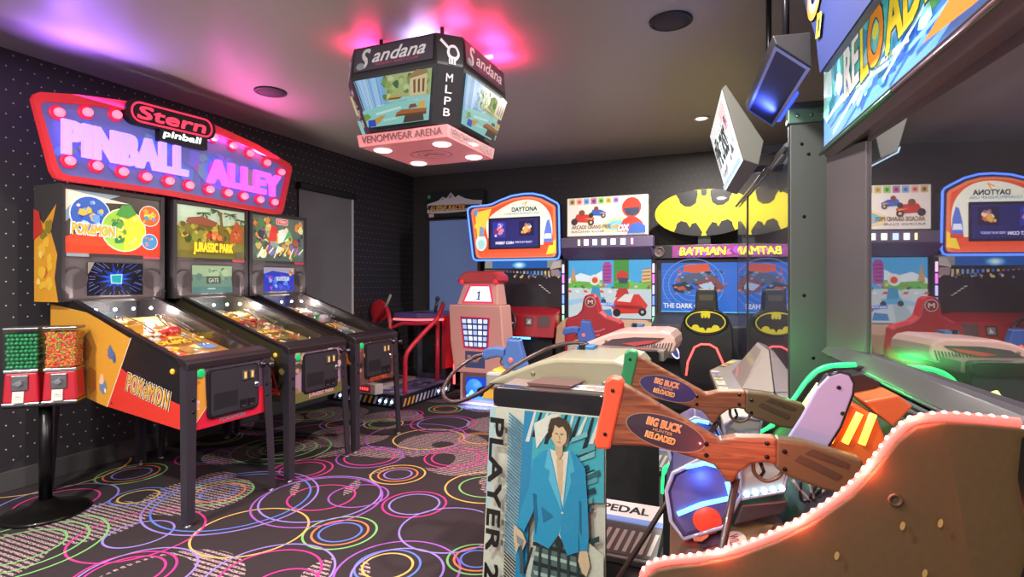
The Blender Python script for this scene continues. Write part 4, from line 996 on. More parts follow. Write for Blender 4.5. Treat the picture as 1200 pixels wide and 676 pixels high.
for x, y, z, w_, c in ((1.062, .31, 1.165, .35, (1, .14, .1)), (1.062, .38, 1.075, .55, (1, .14, .1)), (1.062, .48, .98, .55, (1, .14, .1)), (1.062, .60, .915, .55, (1, .14, .1)), (1.055, .16, 1.02, .5, (1, .12, .08)), (1.14, .13, 1.17, .9, (1, .16, .12)), (1.14, .45, 1.03, 1.3, (1, .18, .14)), (2.33, .10, 1.10, .8, (.06, 1, .2)), (2.72, .16, 1.02, 1.7, (.06, 1, .2)), (1.25, .13, 1.13, .35, (1, .12, .08)), (2.2, .45, .80, 1.5, (.1, 1, .3)), (2.2, .66, .72, .6, (.1, 1, .3))):
    lamp('led_glow', 'POINT', BX @ Vector((x, y, z)), w_, c, .0, parent=t)
a = Art(); rg = random.Random(33)       # art on the near panel's outer face
INP = [(y, z - .004) for y, z in PROF]
a.poly([(.735 - y, z) for y, z in [(p[0] - .004, p[1] - .006) for p in PROF[1:-2] + [(.725, .3), (0, .3)]] ], '#5a452d')
a.blobs(.2, .7, .4, .95, 26, ['#5d482f', '#57422b', '#604b31'], .05, .16, rg)
for y, z in ((.42, .93), (.30, .92), (.37, .83), (.24, .90), (.28, 1.0), (.45, .75), (.2, .84), (.33, .99), (.5, .82)):
    a.disc(.735 - y, z, .0035, '#b08a52', 10, .007, -10)
for y, z, r in ((.40, .80, .012), (.44, .84, .009), (.38, .86, .008), (.36, .77, .01), (.47, .8, .011), (.41, .88, .006)): a.disc(.735 - y, z, r, '#3f2f20', 9, r * .7)
a.poly([(.555, 1.14), (.55, 1.08), (.565, .98), (.545, .90), (.50, .82), (.48, .70), (.74, .70), (.74, 1.14)], '#1a1613'); a.poly([(.57, 1.05), (.60, .99), (.60, .93), (.575, .96)], '#6a5a48'); a.poly([(.60, 1.03), (.64, 1.0), (.64, .94), (.61, .95)], '#8a4a3c'); a.poly([(.54, .90), (.60, .86), (.66, .9), (.7, .7), (.5, .7)], '#4a4038')
for k in range(9): a.line([(.55 + .012 * k, .72), (.57 + .012 * k, .88 - .01 * k)], .003, rg.choice(['#8a7a60', '#5c5040', '#a08a68']))
a.build('side_graphic', PRINT('side_print_satin', 0, .35, .3), near, BX @ Vector((1.07, .735, 0)), -EB, EZ, .002)
b = MB(BX); b.lathe([(.011, -.001), (.010, -.003), (.007, -.003), (.006, -.0015), (.002, -.0025), (.001, -.0025)], (1.068, .337, 1.026), 14, 'x'); b.build('panel_screw', M('bronze_screw', '#4a3826', .5), near)
# deck
DK = [(.0, 1.03), (.11, 1.02), (.22, .93), (.34, .80), (.40, .74), (.68, .645), (.69, .05), (0, .05)]
b = MB(BX); b.px(DK, 1.10, 2.26); dk = b.build('console', M('console_black', '#242126', .35), t, bevel=.004)
a = Art(); rg = random.Random(35)
L_ = sqrt(.28 ** 2 + .095 ** 2)
a.rect(0, 1.15, 0, L_, '#6a4a3c'); a.blobs(0, 1.15, 0, L_, 46, ['#7a4a3a', '#8c6a4a', '#5c4a4c', '#8a3a34', '#6a5a3c', '#a0704a', '#4a3a44'], .03, .08, rg)
for k in range(3):
    x = .16 + .34 * k; a.rect(x, x + .05, .03, .20, '#3c3440'); a.text('BUCK', x + .038, .05, .13, .024, '#d8c8c0', .04, 0, 90); a.disc(x + .2, .17, .055, '#c8a08c', 18, .03); a.text('WILD', x + .165, .158, .07, .024, '#8a3a34', .04); a.blobs(x + .08, x + .18, .05, .13, 5, ['#c23a34', '#8a2a2c', '#d8683c'], .02, .04, rg)
a.build('deck_graphic', PRINT('deck_print', .05, .25, .5), dk, BX @ Vector((2.25, .68, .645)), -EA, Vector(-EB * .28 + EZ * .095).normalized(), .002)
# chrome-edged deck rails along the screen
for q, y in enumerate((.045, .075, .10)):
    MB(BX).tube([(1.12, y, 1.05 - .004 * q), (2.24, y, 1.05 - .004 * q)], .006, 8).build('deck_trim', STEEL, t)
# gun rests: octagonal housings with a blue light bar and a red disc, one for each gun
def gun_rest(x):
    oc = [(.672, .85), (.60, .895), (.53, .875), (.50, .81), (.545, .72), (.645, .675), (.678, .72), (.69, .80)]
    r = MB(BX).px(oc, x, x + .17).build('gun_rest', M('rest_violet', '#453c66', .3, coat=.4), t, bevel=.006)
    inn = [(y + (.60 - y) * .14, z + (.80 - z) * .14) for y, z in oc]
    MB(BX).tube([(x - .004, y, z) for y, z in oc], .006, 6, True).build('clear_edge', M('clear_edge_grey', '#b9b4c8', .15, .3), r)
    MB(BX).px(inn, x - .003, x + .001).build('rest_face', M('rest_face_violet', '#5a5088', .6), r)
    MB(BX).tube([(x - .008, .66, .742), (x - .008, .60, .775), (x - .008, .528, .80), (x - .008, .535, .84)], .0065, 8).build('light_bar', E('led_blue', '#58b4ff', 5), r)
    MB(BX).tube([(x - .008, .64, .87), (x - .008, .59, .886), (x - .008, .555, .88)], .006, 8).build('light_bar', MATS['led_blue'], r)
    b = MB(BX); b.lathe([(.001, -.005), (.036, -.005), (.038, 0)], (x, .585, .732), 20, 'x'); b.build('rest_button', E('rest_red', '#e8442c', .35), r)
    # lit tray beside it
    tr = [(.50, .80), (.40, .83), (.385, .905), (.47, .91), (.505, .875)]
    r2 = MB(BX).px(tr, x, x + .15).build('light_tray', M('tray_pale', '#a8a49c', .3), t, bevel=.004)
    MB(BX).tube([(x - .006, y, z) for y, z in tr], .005, 6, True).build('clear_edge', MATS['clear_edge_grey'], r2)
    for k in range(5):
        b = MB(BX); b.ball((x - .008, .488 - .021 * k, .815 + .006 * k), .008, 8); b.build('led', E('led_blue_white', '#a8dcff', 6), r2)
    MB(BX).px([(.52, .73), (.40, .775), (.39, .81), (.50, .785)], x - .01, x + .16).build('tray_lip', M('tray_lip_brown', '#3f3236', .3), t, bevel=.004)
    lamp('led_glow', 'POINT', BX @ Vector((x - .03, .60, .845)), .14, (.12, .35, 1), .0, parent=t)
for x in (1.62, 2.10 - .02): gun_rest(x)
# pale rounded divider plate between the two guns
dv = [(.425, .96), (.335, .955), (.296, 1.028), (.271, 1.106), (.269, 1.13), (.278, 1.149), (.296, 1.154), (.319, 1.145), (.344, 1.115), (.377, 1.046)]
d_ = MB(BX).px(dv, 1.52, 1.534).build('divider_plate', M('divider_lavender', '#9a97bd', .3, coat=.4), t, bevel=.003)
MB(BX).tube([(1.527, y, z) for y, z in dv[1:8]], .006, 8).build('plate_edge', M('plate_edge_dark', '#2c2a30', .3, .5), d_)
for y, z in ((.30, 1.12), (.292, 1.06), (.40, .972)):
    b = MB(BX); b.lathe([(.005, -.002), (.001, -.004)], (1.519, y, z), 10, 'x'); b.build('plate_screw', M('black_bolt', '#1a191c'), d_)
# amber lit blocks beside each gun mount
x = 1.545
ab = MB(BX).px([(.325, .90), (.205, .90), (.195, 1.0), (.215, 1.055), (.27, 1.078), (.318, 1.066), (.33, 1.0)], x, x + .16).build('amber_housing', M('amber_orange', '#c8622c', .35), t, bevel=.006)
for y0, y1 in ((.318, .285), (.285, .25), (.25, .222)):
    b = MB(BX); b.tube([(x - .003, y0 - .004, .985), (x - .003, y1, 1.058)], .0085, 8); b.build('amber_light', E('amber_light', '#ffc04a', 2.2), ab)
MB(BX).px([(.215, 1.06), (.18, 1.03), (.14, 1.08), (.17, 1.105), (.24, 1.085)], x + .0, x + .14).build('mount_cap', M('mount_cap_orange', '#b05a30', .35), t, bevel=.005)
MB(BX).px([(.30, 1.084), (.20, 1.084), (.17, 1.115), (.215, 1.135), (.28, 1.12)], x + .10, x + .19).build('mount_cap', M('mount_cap_black', '#2a2628', .3, .3), t, bevel=.005)
b = MB(BX); b.tube([(2.08, .27, .93), (2.08, .21, 1.03)], .012, 8); b.build('amber_light', E('lime_light', '#e0ff8a', 1.6), t)
b = MB(BX); rg = random.Random(8)
for k in range(5):
    p0 = (1.62, .38 - .02 * k, .86); p1 = (1.64, .33 + .02 * rg.uniform(-1, 1), .80); p2 = (1.62, .28, .88)
    MB(BX).tube(smooth_path([p0, p1, p2], 5), .004, 6).build('wire', M('wire_' + str(k % 2), ('#b8b4bc', '#2a282c')[k % 2], .4), t)
# ---- the two rifles
WOOD = bpy.data.materials.new('walnut_wood'); WOOD.use_nodes = True
nt = WOOD.node_tree; bs = nt.nodes['Principled BSDF']; tc = nt.nodes.new('ShaderNodeTexCoord'); mp = nt.nodes.new('ShaderNodeMapping')
mp.inputs['Scale'].default_value = (8, 3, 20); mp.inputs['Rotation'].default_value = (radians(-24), 0, 0)
wv = nt.nodes.new('ShaderNodeTexNoise'); wv.inputs['Scale'].default_value = 3.2; wv.inputs['Detail'].default_value = 5; wv.inputs['Distortion'].default_value = 1.2
nt.links.new(tc.outputs['Object'], mp.inputs[0]); nt.links.new(mp.outputs[0], wv.inputs['Vector'])
mp.inputs['Scale'].default_value = (2, 3, 34)
rp = nt.nodes.new('ShaderNodeValToRGB'); rp.color_ramp.elements[0].position = .35; rp.color_ramp.elements[1].position = .68
rp.color_ramp.elements[0].color = (*lin('#5a2f20'), 1); rp.color_ramp.elements[1].color = (*lin('#8a5434'), 1)
nt.links.new(wv.outputs['Fac'], rp.inputs[0]); nt.links.new(rp.outputs[0], bs.inputs['Base Color']); bs.inputs['Roughness'].default_value = .38
def rifle(x, label, butt_name, butt_col, plate):
    t = thing('toy_rifle', label, 'toy gun', tuple(BX @ Vector((x, .55, .96))), 'toy rifles on the hunting cabinet')
    X0, X1 = x - .022, x + .022
    stock = [(.790, 1.128), (.573, 1.012), (.537, 1.022), (.455, 1.027), (.452, .968), (.478, .972), (.505, .966), (.53, .945), (.543, .921), (.556, .919), (.568, .938), (.585, .956), (.622, .966), (.69, .982), (.74, .985), (.822, .980)]
    st = MB(BX).px(stock, X0, X1).build('stock', WOOD, t, bevel=.010, seg=3)
    bt = [(.826, 1.132), (.812, 1.142), (.79, 1.138), (.782, 1.124), (.812, .985), (.815, .972), (.846, .970), (.852, .985), (.842, 1.04), (.832, 1.08)]
    bp = MB(BX).px(bt, X0 - .004, X1 + .004).build('butt_pad', M(butt_name, butt_col, .5), t, bevel=.005)
    for y, z in ((.808, 1.112), (.826, 1.008)):
        b = MB(BX); b.lathe([(.0045, -.002), (.001, -.003)], (X0 - .004, y, z), 10, 'x'); b.build('butt_screw', M('black_bolt', '#1a191c'), bp)
    rc = [(.458, 1.026), (.40, 1.023), (.33, 1.005), (.29, .995), (.284, .952), (.325, .918), (.36, .922), (.435, .945), (.46, .962)]
    fe = MB(BX).px(rc, X0 + .001, X1 - .001).build('fore_end', M('fore_end_brown', '#54452f', .35), t, bevel=.008, seg=3)
    for pts in ([(.40, 1.0), (.32, .975), (.316, .985), (.385, 1.010)], [(.42, .983), (.34, .948), (.33, .960), (.41, .995)]):
        MB(BX).px(pts, X0 - .0015, X0 + .002).build('groove', M('groove_dark', '#3a2f24', .5), fe)
    for y, z in ((.60, 1.003), (.475, .985), (.44, 1.0), (.60, .978), (.475, 1.015), (.44, .962)):
        b = MB(BX); b.lathe([(.005, -.0025), (.001, -.0035)], (X0, y, z), 10, 'x'); b.build('stock_bolt', M('black_bolt', '#1a191c'), t)
    b = MB(BX); b.tube(smooth_path([(x, .50, .965), (x, .497, .94), (x, .475, .925), (x, .45, .935), (x, .44, .95)], 5), .0045, 8); b.build('trigger_guard', M('fore_end_brown', '#6a563c'), t)
    b = MB(BX); b.tube([(x, .485, .965), (x, .478, .945), (x, .484, .935)], .004, 6); b.build('trigger', BLACKM, t)
    a = Art(); c0 = (-.69, 1.022)
    R = lambda u, v: (c0[0] + u * cos(radians(-14)) - v * sin(radians(-14)), c0[1] + u * sin(radians(-14)) + v * cos(radians(-14)))
    a.disc(*c0, .0905, '#8a6a5a', 36, .0385, -14); a.disc(*c0, .088, plate, 36, .036, -14)
    a.text('BIG BUCK', *R(-.044, .007), .076, .017, '#e0834a', .03, .1, -12, out='#e8bc98', outw=.0012)
    a.text('HUNTER', *R(-.027, -.0035), .044, .007, '#b8906a', .02, .1, -13)
    a.text('RELOADED', *R(-.040, -.022), .066, .0135, '#e08c3c', .03, .1, -13, out='#e8cca4', outw=.001)
    a.build('oval_badge', PRINT('badge_print', 0, .35, .4), st, BX @ Vector((X0, 0, 0)), -EB, EZ, .0012)
    return t
g1 = rifle(1.40, 'toy rifle with orange butt pad and oval badge, in front at the near gun mount', 'butt_orange', '#c84e2e', '#2f2230')
g2 = rifle(1.93, 'toy rifle with green butt pad lying behind the orange ended rifle', 'butt_green', '#1f7a4c', '#2c2858')
for g, x, dst in ((g1, 1.40, (1.36, .66, .28)), (g2, 1.93, (1.95, .98, .14))):
    b = MB(BX); st = (x, .535, .925)
    b.tube([st, tuple((Vector(st) + Vector(dst)) / 2 + Vector((0, 0, -.004))), dst], .0085, 10); b.build('tether_cable', M('cable_brown', '#33221f', .35, coat=.3), g)
# ---- two player shooting cabinet beyond it: screen on the right wall, pedestals standing in front
t = thing('shooting_cabinet', 'tall shooting cabinet with white lit marquee, grey side panel and PLAYER 2 pedestal', 'arcade cabinet', tuple(TX @ Vector((3.7, .3, 0))))
b = MB(TX); b.box(3.02, 5.28, -.42, -.03, 0, 2.10); b.build('body', M('cabinet_black', '#232024'), t, bevel=.006)
b = MB(TX); b.px([(-.0, .0), (-.0, 2.215), (-.02, 2.235), (-.44, 2.235), (-.44, 0)], 2.985, 3.02); sd = b.build('side_panel', M('side_panel_grey', '#454746', .45), t, bevel=.004)
for y, z in ((-.05, 2.03), (-.08, 1.98), (-.06, 1.68), (-.06, 1.30), (-.10, 1.0)):
    b = MB(TX); b.lathe([(.008, -.002), (.001, -.003)], (2.985, y, z), 10, 'x'); b.build('panel_screw', M('black_bolt', '#1a191c'), sd)
b = MB(TX); b.box(2.975, 3.03, -.30, .012, 2.13, 2.20); br = b.build('top_bracket', M('bracket_green_grey', '#5d7a6c', .35, .4), t, bevel=.005)
for y in (-.03, -.09, -.14, -.17):
    b = MB(TX); b.lathe([(.009, -.002), (.004, -.005), (.001, -.005)], (2.975, y, 2.165), 10, 'x'); b.build('bracket_bolt', CHROME, br)
b = MB(TX); b.box(2.99, 3.01, -.002, .006, .45, 2.12); b.build('edge_trim', M('edge_trim_dark', '#29282b', .4), t)
for ya, yb, nm in ((3.04, 4.58, 'screen'), (4.62, 5.26, 'side_glass')):
    MB(TX).box(ya, yb, -.028, -.002, .72, 2.02).build(nm, MIRROR('blue_grey_screen_glass', .62, '#2c3242', (.85, .88, 1)), t)
b = MB(TX); b.box(4.58, 4.62, -.03, .004, .72, 2.02); b.build('screen_post', M('post_dark', '#3a3a3f', .3, .5), t)
b = MB(TX); b.tube([(3.0, .01, 2.035), (5.28, .01, 2.035)], .012, 8); b.build('top_rail', STEEL, t)
# marquee
nx, fx = 3.06, 4.05
prof = [(.303, 2.362), (.283, 2.377), (.106, 2.075), (.13, 1.955), (.202, 1.985)]
mq = MB(TX).px(prof, nx, fx).build('marquee_box', M('marquee_grey', '#5a5852', .45), t, bevel=.004)
for x_ in (3.30, 3.85):
    MB(TX).box(x_ - .03, x_ + .03, -.05, .13, 2.06, 2.10).build('marquee_arm', BLACKM, t)
a = Art(); rg = random.Random(41); up = (EB * .10 + EZ * .375); L_ = up.length; w = fx - nx - .02
a.rect(0, w, 0, L_, '#eef3f4')
for _ in range(26):
    x = rg.uniform(.02, w - .14); z = rg.uniform(.03, L_ - .09); a.poly([(x, z), (x + rg.uniform(.05, .13), z + rg.uniform(-.02, .03)), (x + rg.uniform(.05, .12), z + rg.uniform(.03, .08)), (x + .02, z + rg.uniform(.02, .06))], rg.choice(['#4a5658', '#7c8c90', '#2f3a3c', '#b4c8d0', '#9fc4d8', '#c8d4d4']))
for k in range(8): a.line([(.66, L_ - .04 - .018 * k), (w - .06, L_ - .04 - .018 * k)], .006, '#d86a7a')
a.rect(.0, w, .0, .03, '#a8cfe4'); a.text('TIME CRISIS', .12, .12, .62, .15, '#20282a', .05, .15, out='#f4f8f8', outw=.01)
a.build('marquee_graphic', PRINT('lit_white_marquee', .85, .3), mq, TX @ Vector((fx - .01, .20, 1.985)), -EA, up.normalized(), .003)
# deck below the glass with a strip of instruction stickers
dk = [(3.05, 0), (3.05, .12), (3.35, .30), (4.15, .30), (4.75, .10), (4.75, 0)]
b = MB(TX); b.pz(dk, .70, .74); dkp = b.build('console_shelf', M('shelf_pale', '#948a84', .35, coat=.3), t, bevel=.006)
b = MB(TX); b.pz([(3.08, 0), (3.08, .08), (3.36, .24), (4.12, .24), (4.70, .07), (4.70, 0)], .0, .70); b.build('console_base', M('cabinet_black', '#232024'), t, bevel=.006)
b = MB(TX); b.hexa([(3.42, 0, .742), (4.4, 0, .742), (4.1, .16, .742), (3.5, .16, .742)], [(3.6, 0, .96), (4.05, 0, .96), (3.95, .03, .95), (3.68, .03, .95)]); wd = b.build('console_wedge', M('wedge_pale', '#958a84', .3, coat=.4), t, bevel=.006)
a = Art(); rg = random.Random(5)
x = .01
for k in range(14):
    ww = rg.uniform(.03, .08); a.rect(x, x + ww, .004, .055, rg.choice(['#e8dfd4', '#d8cf5a', '#5a5058', '#c87a6a', '#a8a0a8', '#e0d8d0', '#6a6a9a'])); a.rect(x + .01, x + ww * .6, .015, .04, rg.choice(['#3a3438', '#e8e0d8', '#c84a4a'])); x += ww + .006
a.build('sticker_strip', INK, dkp, TX @ Vector((4.14, .295, .74)), -EA, -EB, .001)
a = Art(); x = .01
for k in range(7):
    ww = rg.uniform(.03, .07); a.rect(x, x + ww, .004, .05, rg.choice(['#e8dfd4', '#d8cf5a', '#5a5058', '#c87a6a', '#a8a0a8'])); x += ww + .006
e1 = TX @ Vector((4.74, .095, .74)); e2 = TX @ Vector((4.16, .295, .74))
a.build('sticker_strip', INK, dkp, e1, (e2 - e1).normalized(), EZ.cross((e2 - e1).normalized()), .001)
# floor platform that joins everything
b = MB(); b.pz([(-.90, 1.98), (-.45, 1.98), (-.40, 2.35), (.12, 2.75), (-.0, 4.5), (-1.0, 4.4), (-1.0, 3.2)], 0, .07); b.build('platform', M('platform_black', '#1c1b1e', .6), t, bevel=.006)
def pedal(y, name='pedal'):
    b = MB(); b.hexa([(-.72, y, .07), (-.36, y, .07), (-.36, y + .46, .07), (-.72, y + .46, .07)], [(-.72, y, .10), (-.36, y, .10), (-.36, y + .42, .19), (-.72, y + .42, .19)])
    p_ = b.build(name, M('pedal_grey', '#a9a3a6', .45), t, bevel=.006)
    a = Art(); a.rect(0, .36, .30, .43, '#dcd4d4'); a.text('PEDAL', .04, .335, .24, .06, '#2a2628', .05, 0, 0); a.rect(0, .36, .255, .30, '#7a94d8'); a.rect(0, .36, .02, .25, '#6d686a')
    for k in range(9): a.poly([(.012 + .038 * k, .04), (.030 + .038 * k, .04), (.050 + .038 * k, .20), (.032 + .038 * k, .20)], '#e6dfd6')
    v = Vector((0, .42, .09)).normalized()
    a.build('pedal_graphic', INK, p_, (-.72, y, .10), (1, 0, 0), v, .002)
pedal(2.50); pedal(3.75)
def pedestal(y0, front):
    """box with a rounded pale housing on top; the outer face looks along -Y"""
    b = MB(); b.hexa([(-.905, y0, .07), (-.44, y0, .07), (-.62, y0 + .60, .07), (-.905, y0 + .60, .07)], [(-.88, y0, .90), (-.44, y0, .90), (-.60, y0 + .60, .90), (-.88, y0 + .60, .90)]); pb = b.build('pedestal', M('pedestal_dark', '#2a282b', .45), t, bevel=.006)
    b = MB(); b.py(rrect(-.875, -.438, .892, .968, .022), y0 - .012, y0 + .05); b.build('top_edge', M('edge_black_gloss', '#19171a', .2, coat=.6), t, bevel=.004)
    b = MB(); b.hexa([(-.89, y0 + .05, .90), (-.42, y0 + .05, .90), (-.42, y0 + .62, .90), (-.93, y0 + .62, .90)], [(-.87, y0 + .05, .962), (-.42, y0 + .05, .962), (-.42, y0 + .62, .955), (-.91, y0 + .62, .955)])
    b.build('top_shelf', M('shelf_pink_white', '#786a66', .5), t, bevel=.004)
    hp = [(-1.02, .925), (-.97, .955), (-.90, .985), (-.78, 1.035), (-.70, 1.055), (-.46, 1.062), (-.405, 1.05), (-.378, 1.02), (-.372, .98), (-.385, .94), (-.40, .925)]
    b = MB(); b.py(hp, y0 + .22, y0 + .62); hs = b.build('housing', M('housing_cream', '#8c866f', .36, coat=.2), t, bevel=.02, seg=3)
    for x, z in ((-.80, .985), (-.50, .965)):
        b = MB(); b.lathe([(.011, -.001), (.009, -.003), (.001, -.003)], (x, y0 + .22, z), 14, 'y'); b.build('housing_screw', M('screw_dull', '#7a7466', .4, .5), hs)
    b = MB(); b.box(-1.13, -.93, y0 + .45, y0 + .64, .86, .935); b.build('holster', M('holster_grey', '#8f8a84', .4), t, bevel=.012)
    b = MB(); b.hexa([(-1.16, y0 + .47, .80), (-1.08, y0 + .47, .80), (-1.08, y0 + .62, .80), (-1.16, y0 + .62, .80)], [(-1.10, y0 + .47, .95), (-1.04, y0 + .47, .93), (-1.04, y0 + .62, .93), (-1.10, y0 + .62, .95)]); b.build('holster_flap', M('flap_amber', '#d8a23c', .4), t, bevel=.006)
    b = MB(); b.box(-.70, -.62, y0 + .52, y0 + .60, 1.05, 1.075); b.mat(1); b.box(-.69, -.66, y0 + .515, y0 + .55, 1.056, 1.082); b.build('cable_clamp', [M('clamp_blue', '#2f6a9c', .35), BLACKM], t, bevel=.004)
    return pb, hs
pb, hs = pedestal(1.90, True)
# tray and art strip on the near pedestal's shelf
b = MB(); b.hexa([(-.76, 1.97, .963), (-.60, 1.97, .963), (-.58, 2.10, .963), (-.74, 2.10, .963)], [(-.77, 1.965, .978), (-.59, 1.965, .978), (-.57, 2.105, .978), (-.75, 2.105, .978)]); b.build('coin_tray', M('tray_mauve', '#7d5c5c', .25, .5), t, bevel=.003)
a = Art(); rg = random.Random(3); a.rect(0, .17, 0, .1, '#b8b0b8'); a.blobs(0, .17, 0, .1, 16, ['#8a9ac8', '#c8a890', '#d8d0d0', '#6a7a9c', '#b89a8a'], .012, .03, rg); a.build('shelf_graphic', INK, t, (-.60, 1.97, .961), (1, 0, 0), (0, 1, 0), .003)
# PLAYER 2 panel: printed sheet on the pedestal's outer face
pnl = MB(); pnl.py([(-.925, .09), (-.442, .09), (-.442, .893), (-.884, .893)], 1.885, 1.90); pn_ = pnl.build('player_panel', M('panel_cream', '#d8d8c8', .4), t, bevel=.002)
a = Art()
def XL_(z): return -.884 - (.893 - z) * .051
a.poly([(XL_(.09), .09), (-.442, .09), (-.442, .893), (-.884, .893)], '#d9dccb')
a.poly([(XL_(.5) + .0, .5), (XL_(.5) + .02, .52), (-.86, .893), (-.884, .893)], '#b8d8dc')
for k in range(60):
    z = .12 + k * .0128; x0 = -.80 - (.893 - z) * .045
    a.poly([(x0, z), (x0 + .062, z - .045), (x0 + .062, z - .038), (x0, z + .007)], '#2f8ab0' if k > 18 else '#3a3a3c')
a.poly([(-.738, .893), (-.70, .893), (-.742, .09), (-.79, .09)], '#2f8fbe'); a.poly([(-.70, .893), (-.442, .893), (-.442, .60), (-.72, .56)], '#49b4c4')
rg = random.Random(12)
for k in range(11): a.poly([(-.70 + .024 * k, .893), (-.692 + .024 * k, .893), (-.72 + .024 * k, .78 + .02 * (k % 3)), (-.735 + .024 * k, .78 + .02 * (k % 3))], '#1e2a30' if k % 2 else '#dfe6dc')
a.poly([(-.70, .85), (-.63, .893), (-.60, .893), (-.69, .76)], '#e3e8dc')
for k in range(16):
    x, z = rg.uniform(-.52, -.46), rg.uniform(.40, .80); a.poly([(x - .05, z), (x + .015, z + .03), (x + .015, z + .05), (x - .04, z + .02)], rg.choice(['#20444c', '#2f6a74', '#16282c', '#79c2c8', '#58a8b0']))
a.poly([(-.53, .09), (-.442, .09), (-.442, .42), (-.50, .46)], '#cfd6c2'); a.poly([(-.76, .09), (-.53, .09), (-.58, .4), (-.72, .36)], '#c6d2c4')
for k in range(8): a.poly([(-.74 + .03 * k, .30), (-.73 + .03 * k, .30), (-.70 + .03 * k, .40), (-.71 + .03 * k, .40)], '#26343a')
# printed man in a blue blazer (a plain generic figure)
a.poly([(-.70, .12), (-.71, .30), (-.68, .455), (-.60, .47), (-.515, .455), (-.498, .30), (-.505, .09), (-.58, .09), (-.592, .33), (-.625, .09), (-.705, .09)], '#5a7270')
for k in range(9): a.poly([(-.70 + .006 * (k % 2), .13 + .035 * k), (-.51, .12 + .035 * k), (-.51, .132 + .035 * k), (-.70, .145 + .035 * k)], ('#26302f', '#a8c4b8')[k % 2])
for k in range(5): a.poly([(-.69 + .04 * k, .11), (-.68 + .04 * k, .11), (-.665 + .034 * k, .45), (-.675 + .034 * k, .45)], '#2f3c3c')
a.poly([(-.628, .48), (-.62, .44), (-.60, .40), (-.585, .44), (-.575, .48)], '#2a3634')
a.poly([(-.64, .77), (-.60, .76), (-.56, .77), (-.565, .60), (-.59, .45), (-.63, .50)], '#e4e3cf'); a.poly([(-.612, .74), (-.585, .74), (-.588, .62), (-.598, .58)], '#d8bf98')
a.poly([(-.635, .77), (-.665, .755), (-.70, .72), (-.715, .62), (-.745, .54), (-.765, .475), (-.735, .455), (-.70, .53), (-.685, .60), (-.69, .50), (-.70, .43), (-.64, .41), (-.60, .47), (-.585, .56)], '#2f9fca')
a.poly([(-.565, .77), (-.535, .755), (-.505, .715), (-.497, .60), (-.492, .48), (-.497, .43), (-.525, .425), (-.53, .52), (-.528, .42), (-.57, .40), (-.598, .47), (-.588, .56)], '#2c98c4')
a.poly([(-.64, .775), (-.655, .70), (-.635, .69), (-.64, .66), (-.59, .55), (-.60, .62)], '#5cc0de'); a.poly([(-.56, .775), (-.542, .70), (-.56, .69), (-.555, .66), (-.588, .55), (-.577, .62)], '#4fb6d6')
a.poly([(-.70, .60), (-.688, .60), (-.68, .51), (-.69, .45)], '#1f6f98'); a.poly([(-.668, .56), (-.62, .53), (-.66, .50)], '#1f7aa4'); a.poly([(-.527, .60), (-.52, .60), (-.518, .48), (-.527, .5)], '#1f6f98'); a.disc(-.588, .548, .004, '#e8e4d4', 8)
a.poly([(-.775, .475), (-.74, .452), (-.725, .42), (-.74, .385), (-.755, .40), (-.765, .37), (-.775, .42)], '#d8c39c'); a.poly([(-.525, .425), (-.497, .43), (-.487, .38), (-.50, .34), (-.515, .35), (-.53, .39)], '#d8c39c')
a.poly([(-.752, .42), (-.742, .42), (-.736, .30), (-.75, .30)], '#4a5a60'); a.poly([(-.765, .44), (-.735, .425), (-.738, .40), (-.76, .41)], '#8a9294')
a.poly([(-.615, .80), (-.585, .80), (-.587, .755), (-.60, .735), (-.613, .755)], '#cdb38c')
a.disc(-.600, .822, .029, '#dcc29a', 20, .040); a.poly([(-.632, .82), (-.64, .85), (-.63, .878), (-.60, .888), (-.57, .878), (-.56, .85), (-.566, .81), (-.572, .835), (-.585, .855), (-.60, .848), (-.615, .858), (-.622, .83)], '#4a3a2a')
a.poly([(-.642, .84), (-.636, .80), (-.626, .815), (-.626, .85)], '#3a2c20'); a.line([(-.613, .828), (-.604, .826)], .003, '#3a2a20'); a.line([(-.594, .826), (-.585, .828)], .003, '#3a2a20'); a.line([(-.605, .798), (-.594, .798)], .0025, '#a86a5a'); a.line([(-.599, .822), (-.597, .808)], .002, '#b8976c')
# writing, reading downwards
a.text('PLAYER 2', -.868, .862, .615, .058, '#1a1a1c', .06, 0, -92.5)
for z in (.86, .5, .12): a.disc(XL_(z) + .012, z, .005, '#5a5a50', 10)
a.build('player_graphic', PRINT('player_print', 0, .35, .2, .66), pn_, (0, 1.885, 0), (1, 0, 0), (0, 0, 1), .001)
pb2, hs2 = pedestal(3.22, False)
hs2.data = hs2.data.copy(); hs2.data.materials[0] = M('housing_pink', '#cba49c', .36, coat=.2)
b = MB(); b.py([(-.83, .962), (-.76, 1.0), (-.62, 1.018), (-.44, 1.02), (-.50, .985), (-.62, .955), (-.80, .945)], 3.434, 3.442); rc_ = b.build('recess_panel', M('recess_dark', '#3f3238', .5), hs2)
b = MB(); b.py([(-.70, .975), (-.55, 1.0), (-.46, 1.008), (-.52, .985), (-.62, .965)], 3.430, 3.434); b.build('recess_insert', M('recess_red', '#a83a40', .4), rc_)
for k in range(12):
    x = -.60 + .017 * k; b = MB(); b.py([(x, .938), (x + .006, .938), (x + .022, .972 + .002 * k), (x + .016, .972 + .002 * k)], 3.434, 3.440); b.build('vent_slot', M('vent_dark', '#4a3c3c', .6), hs2)
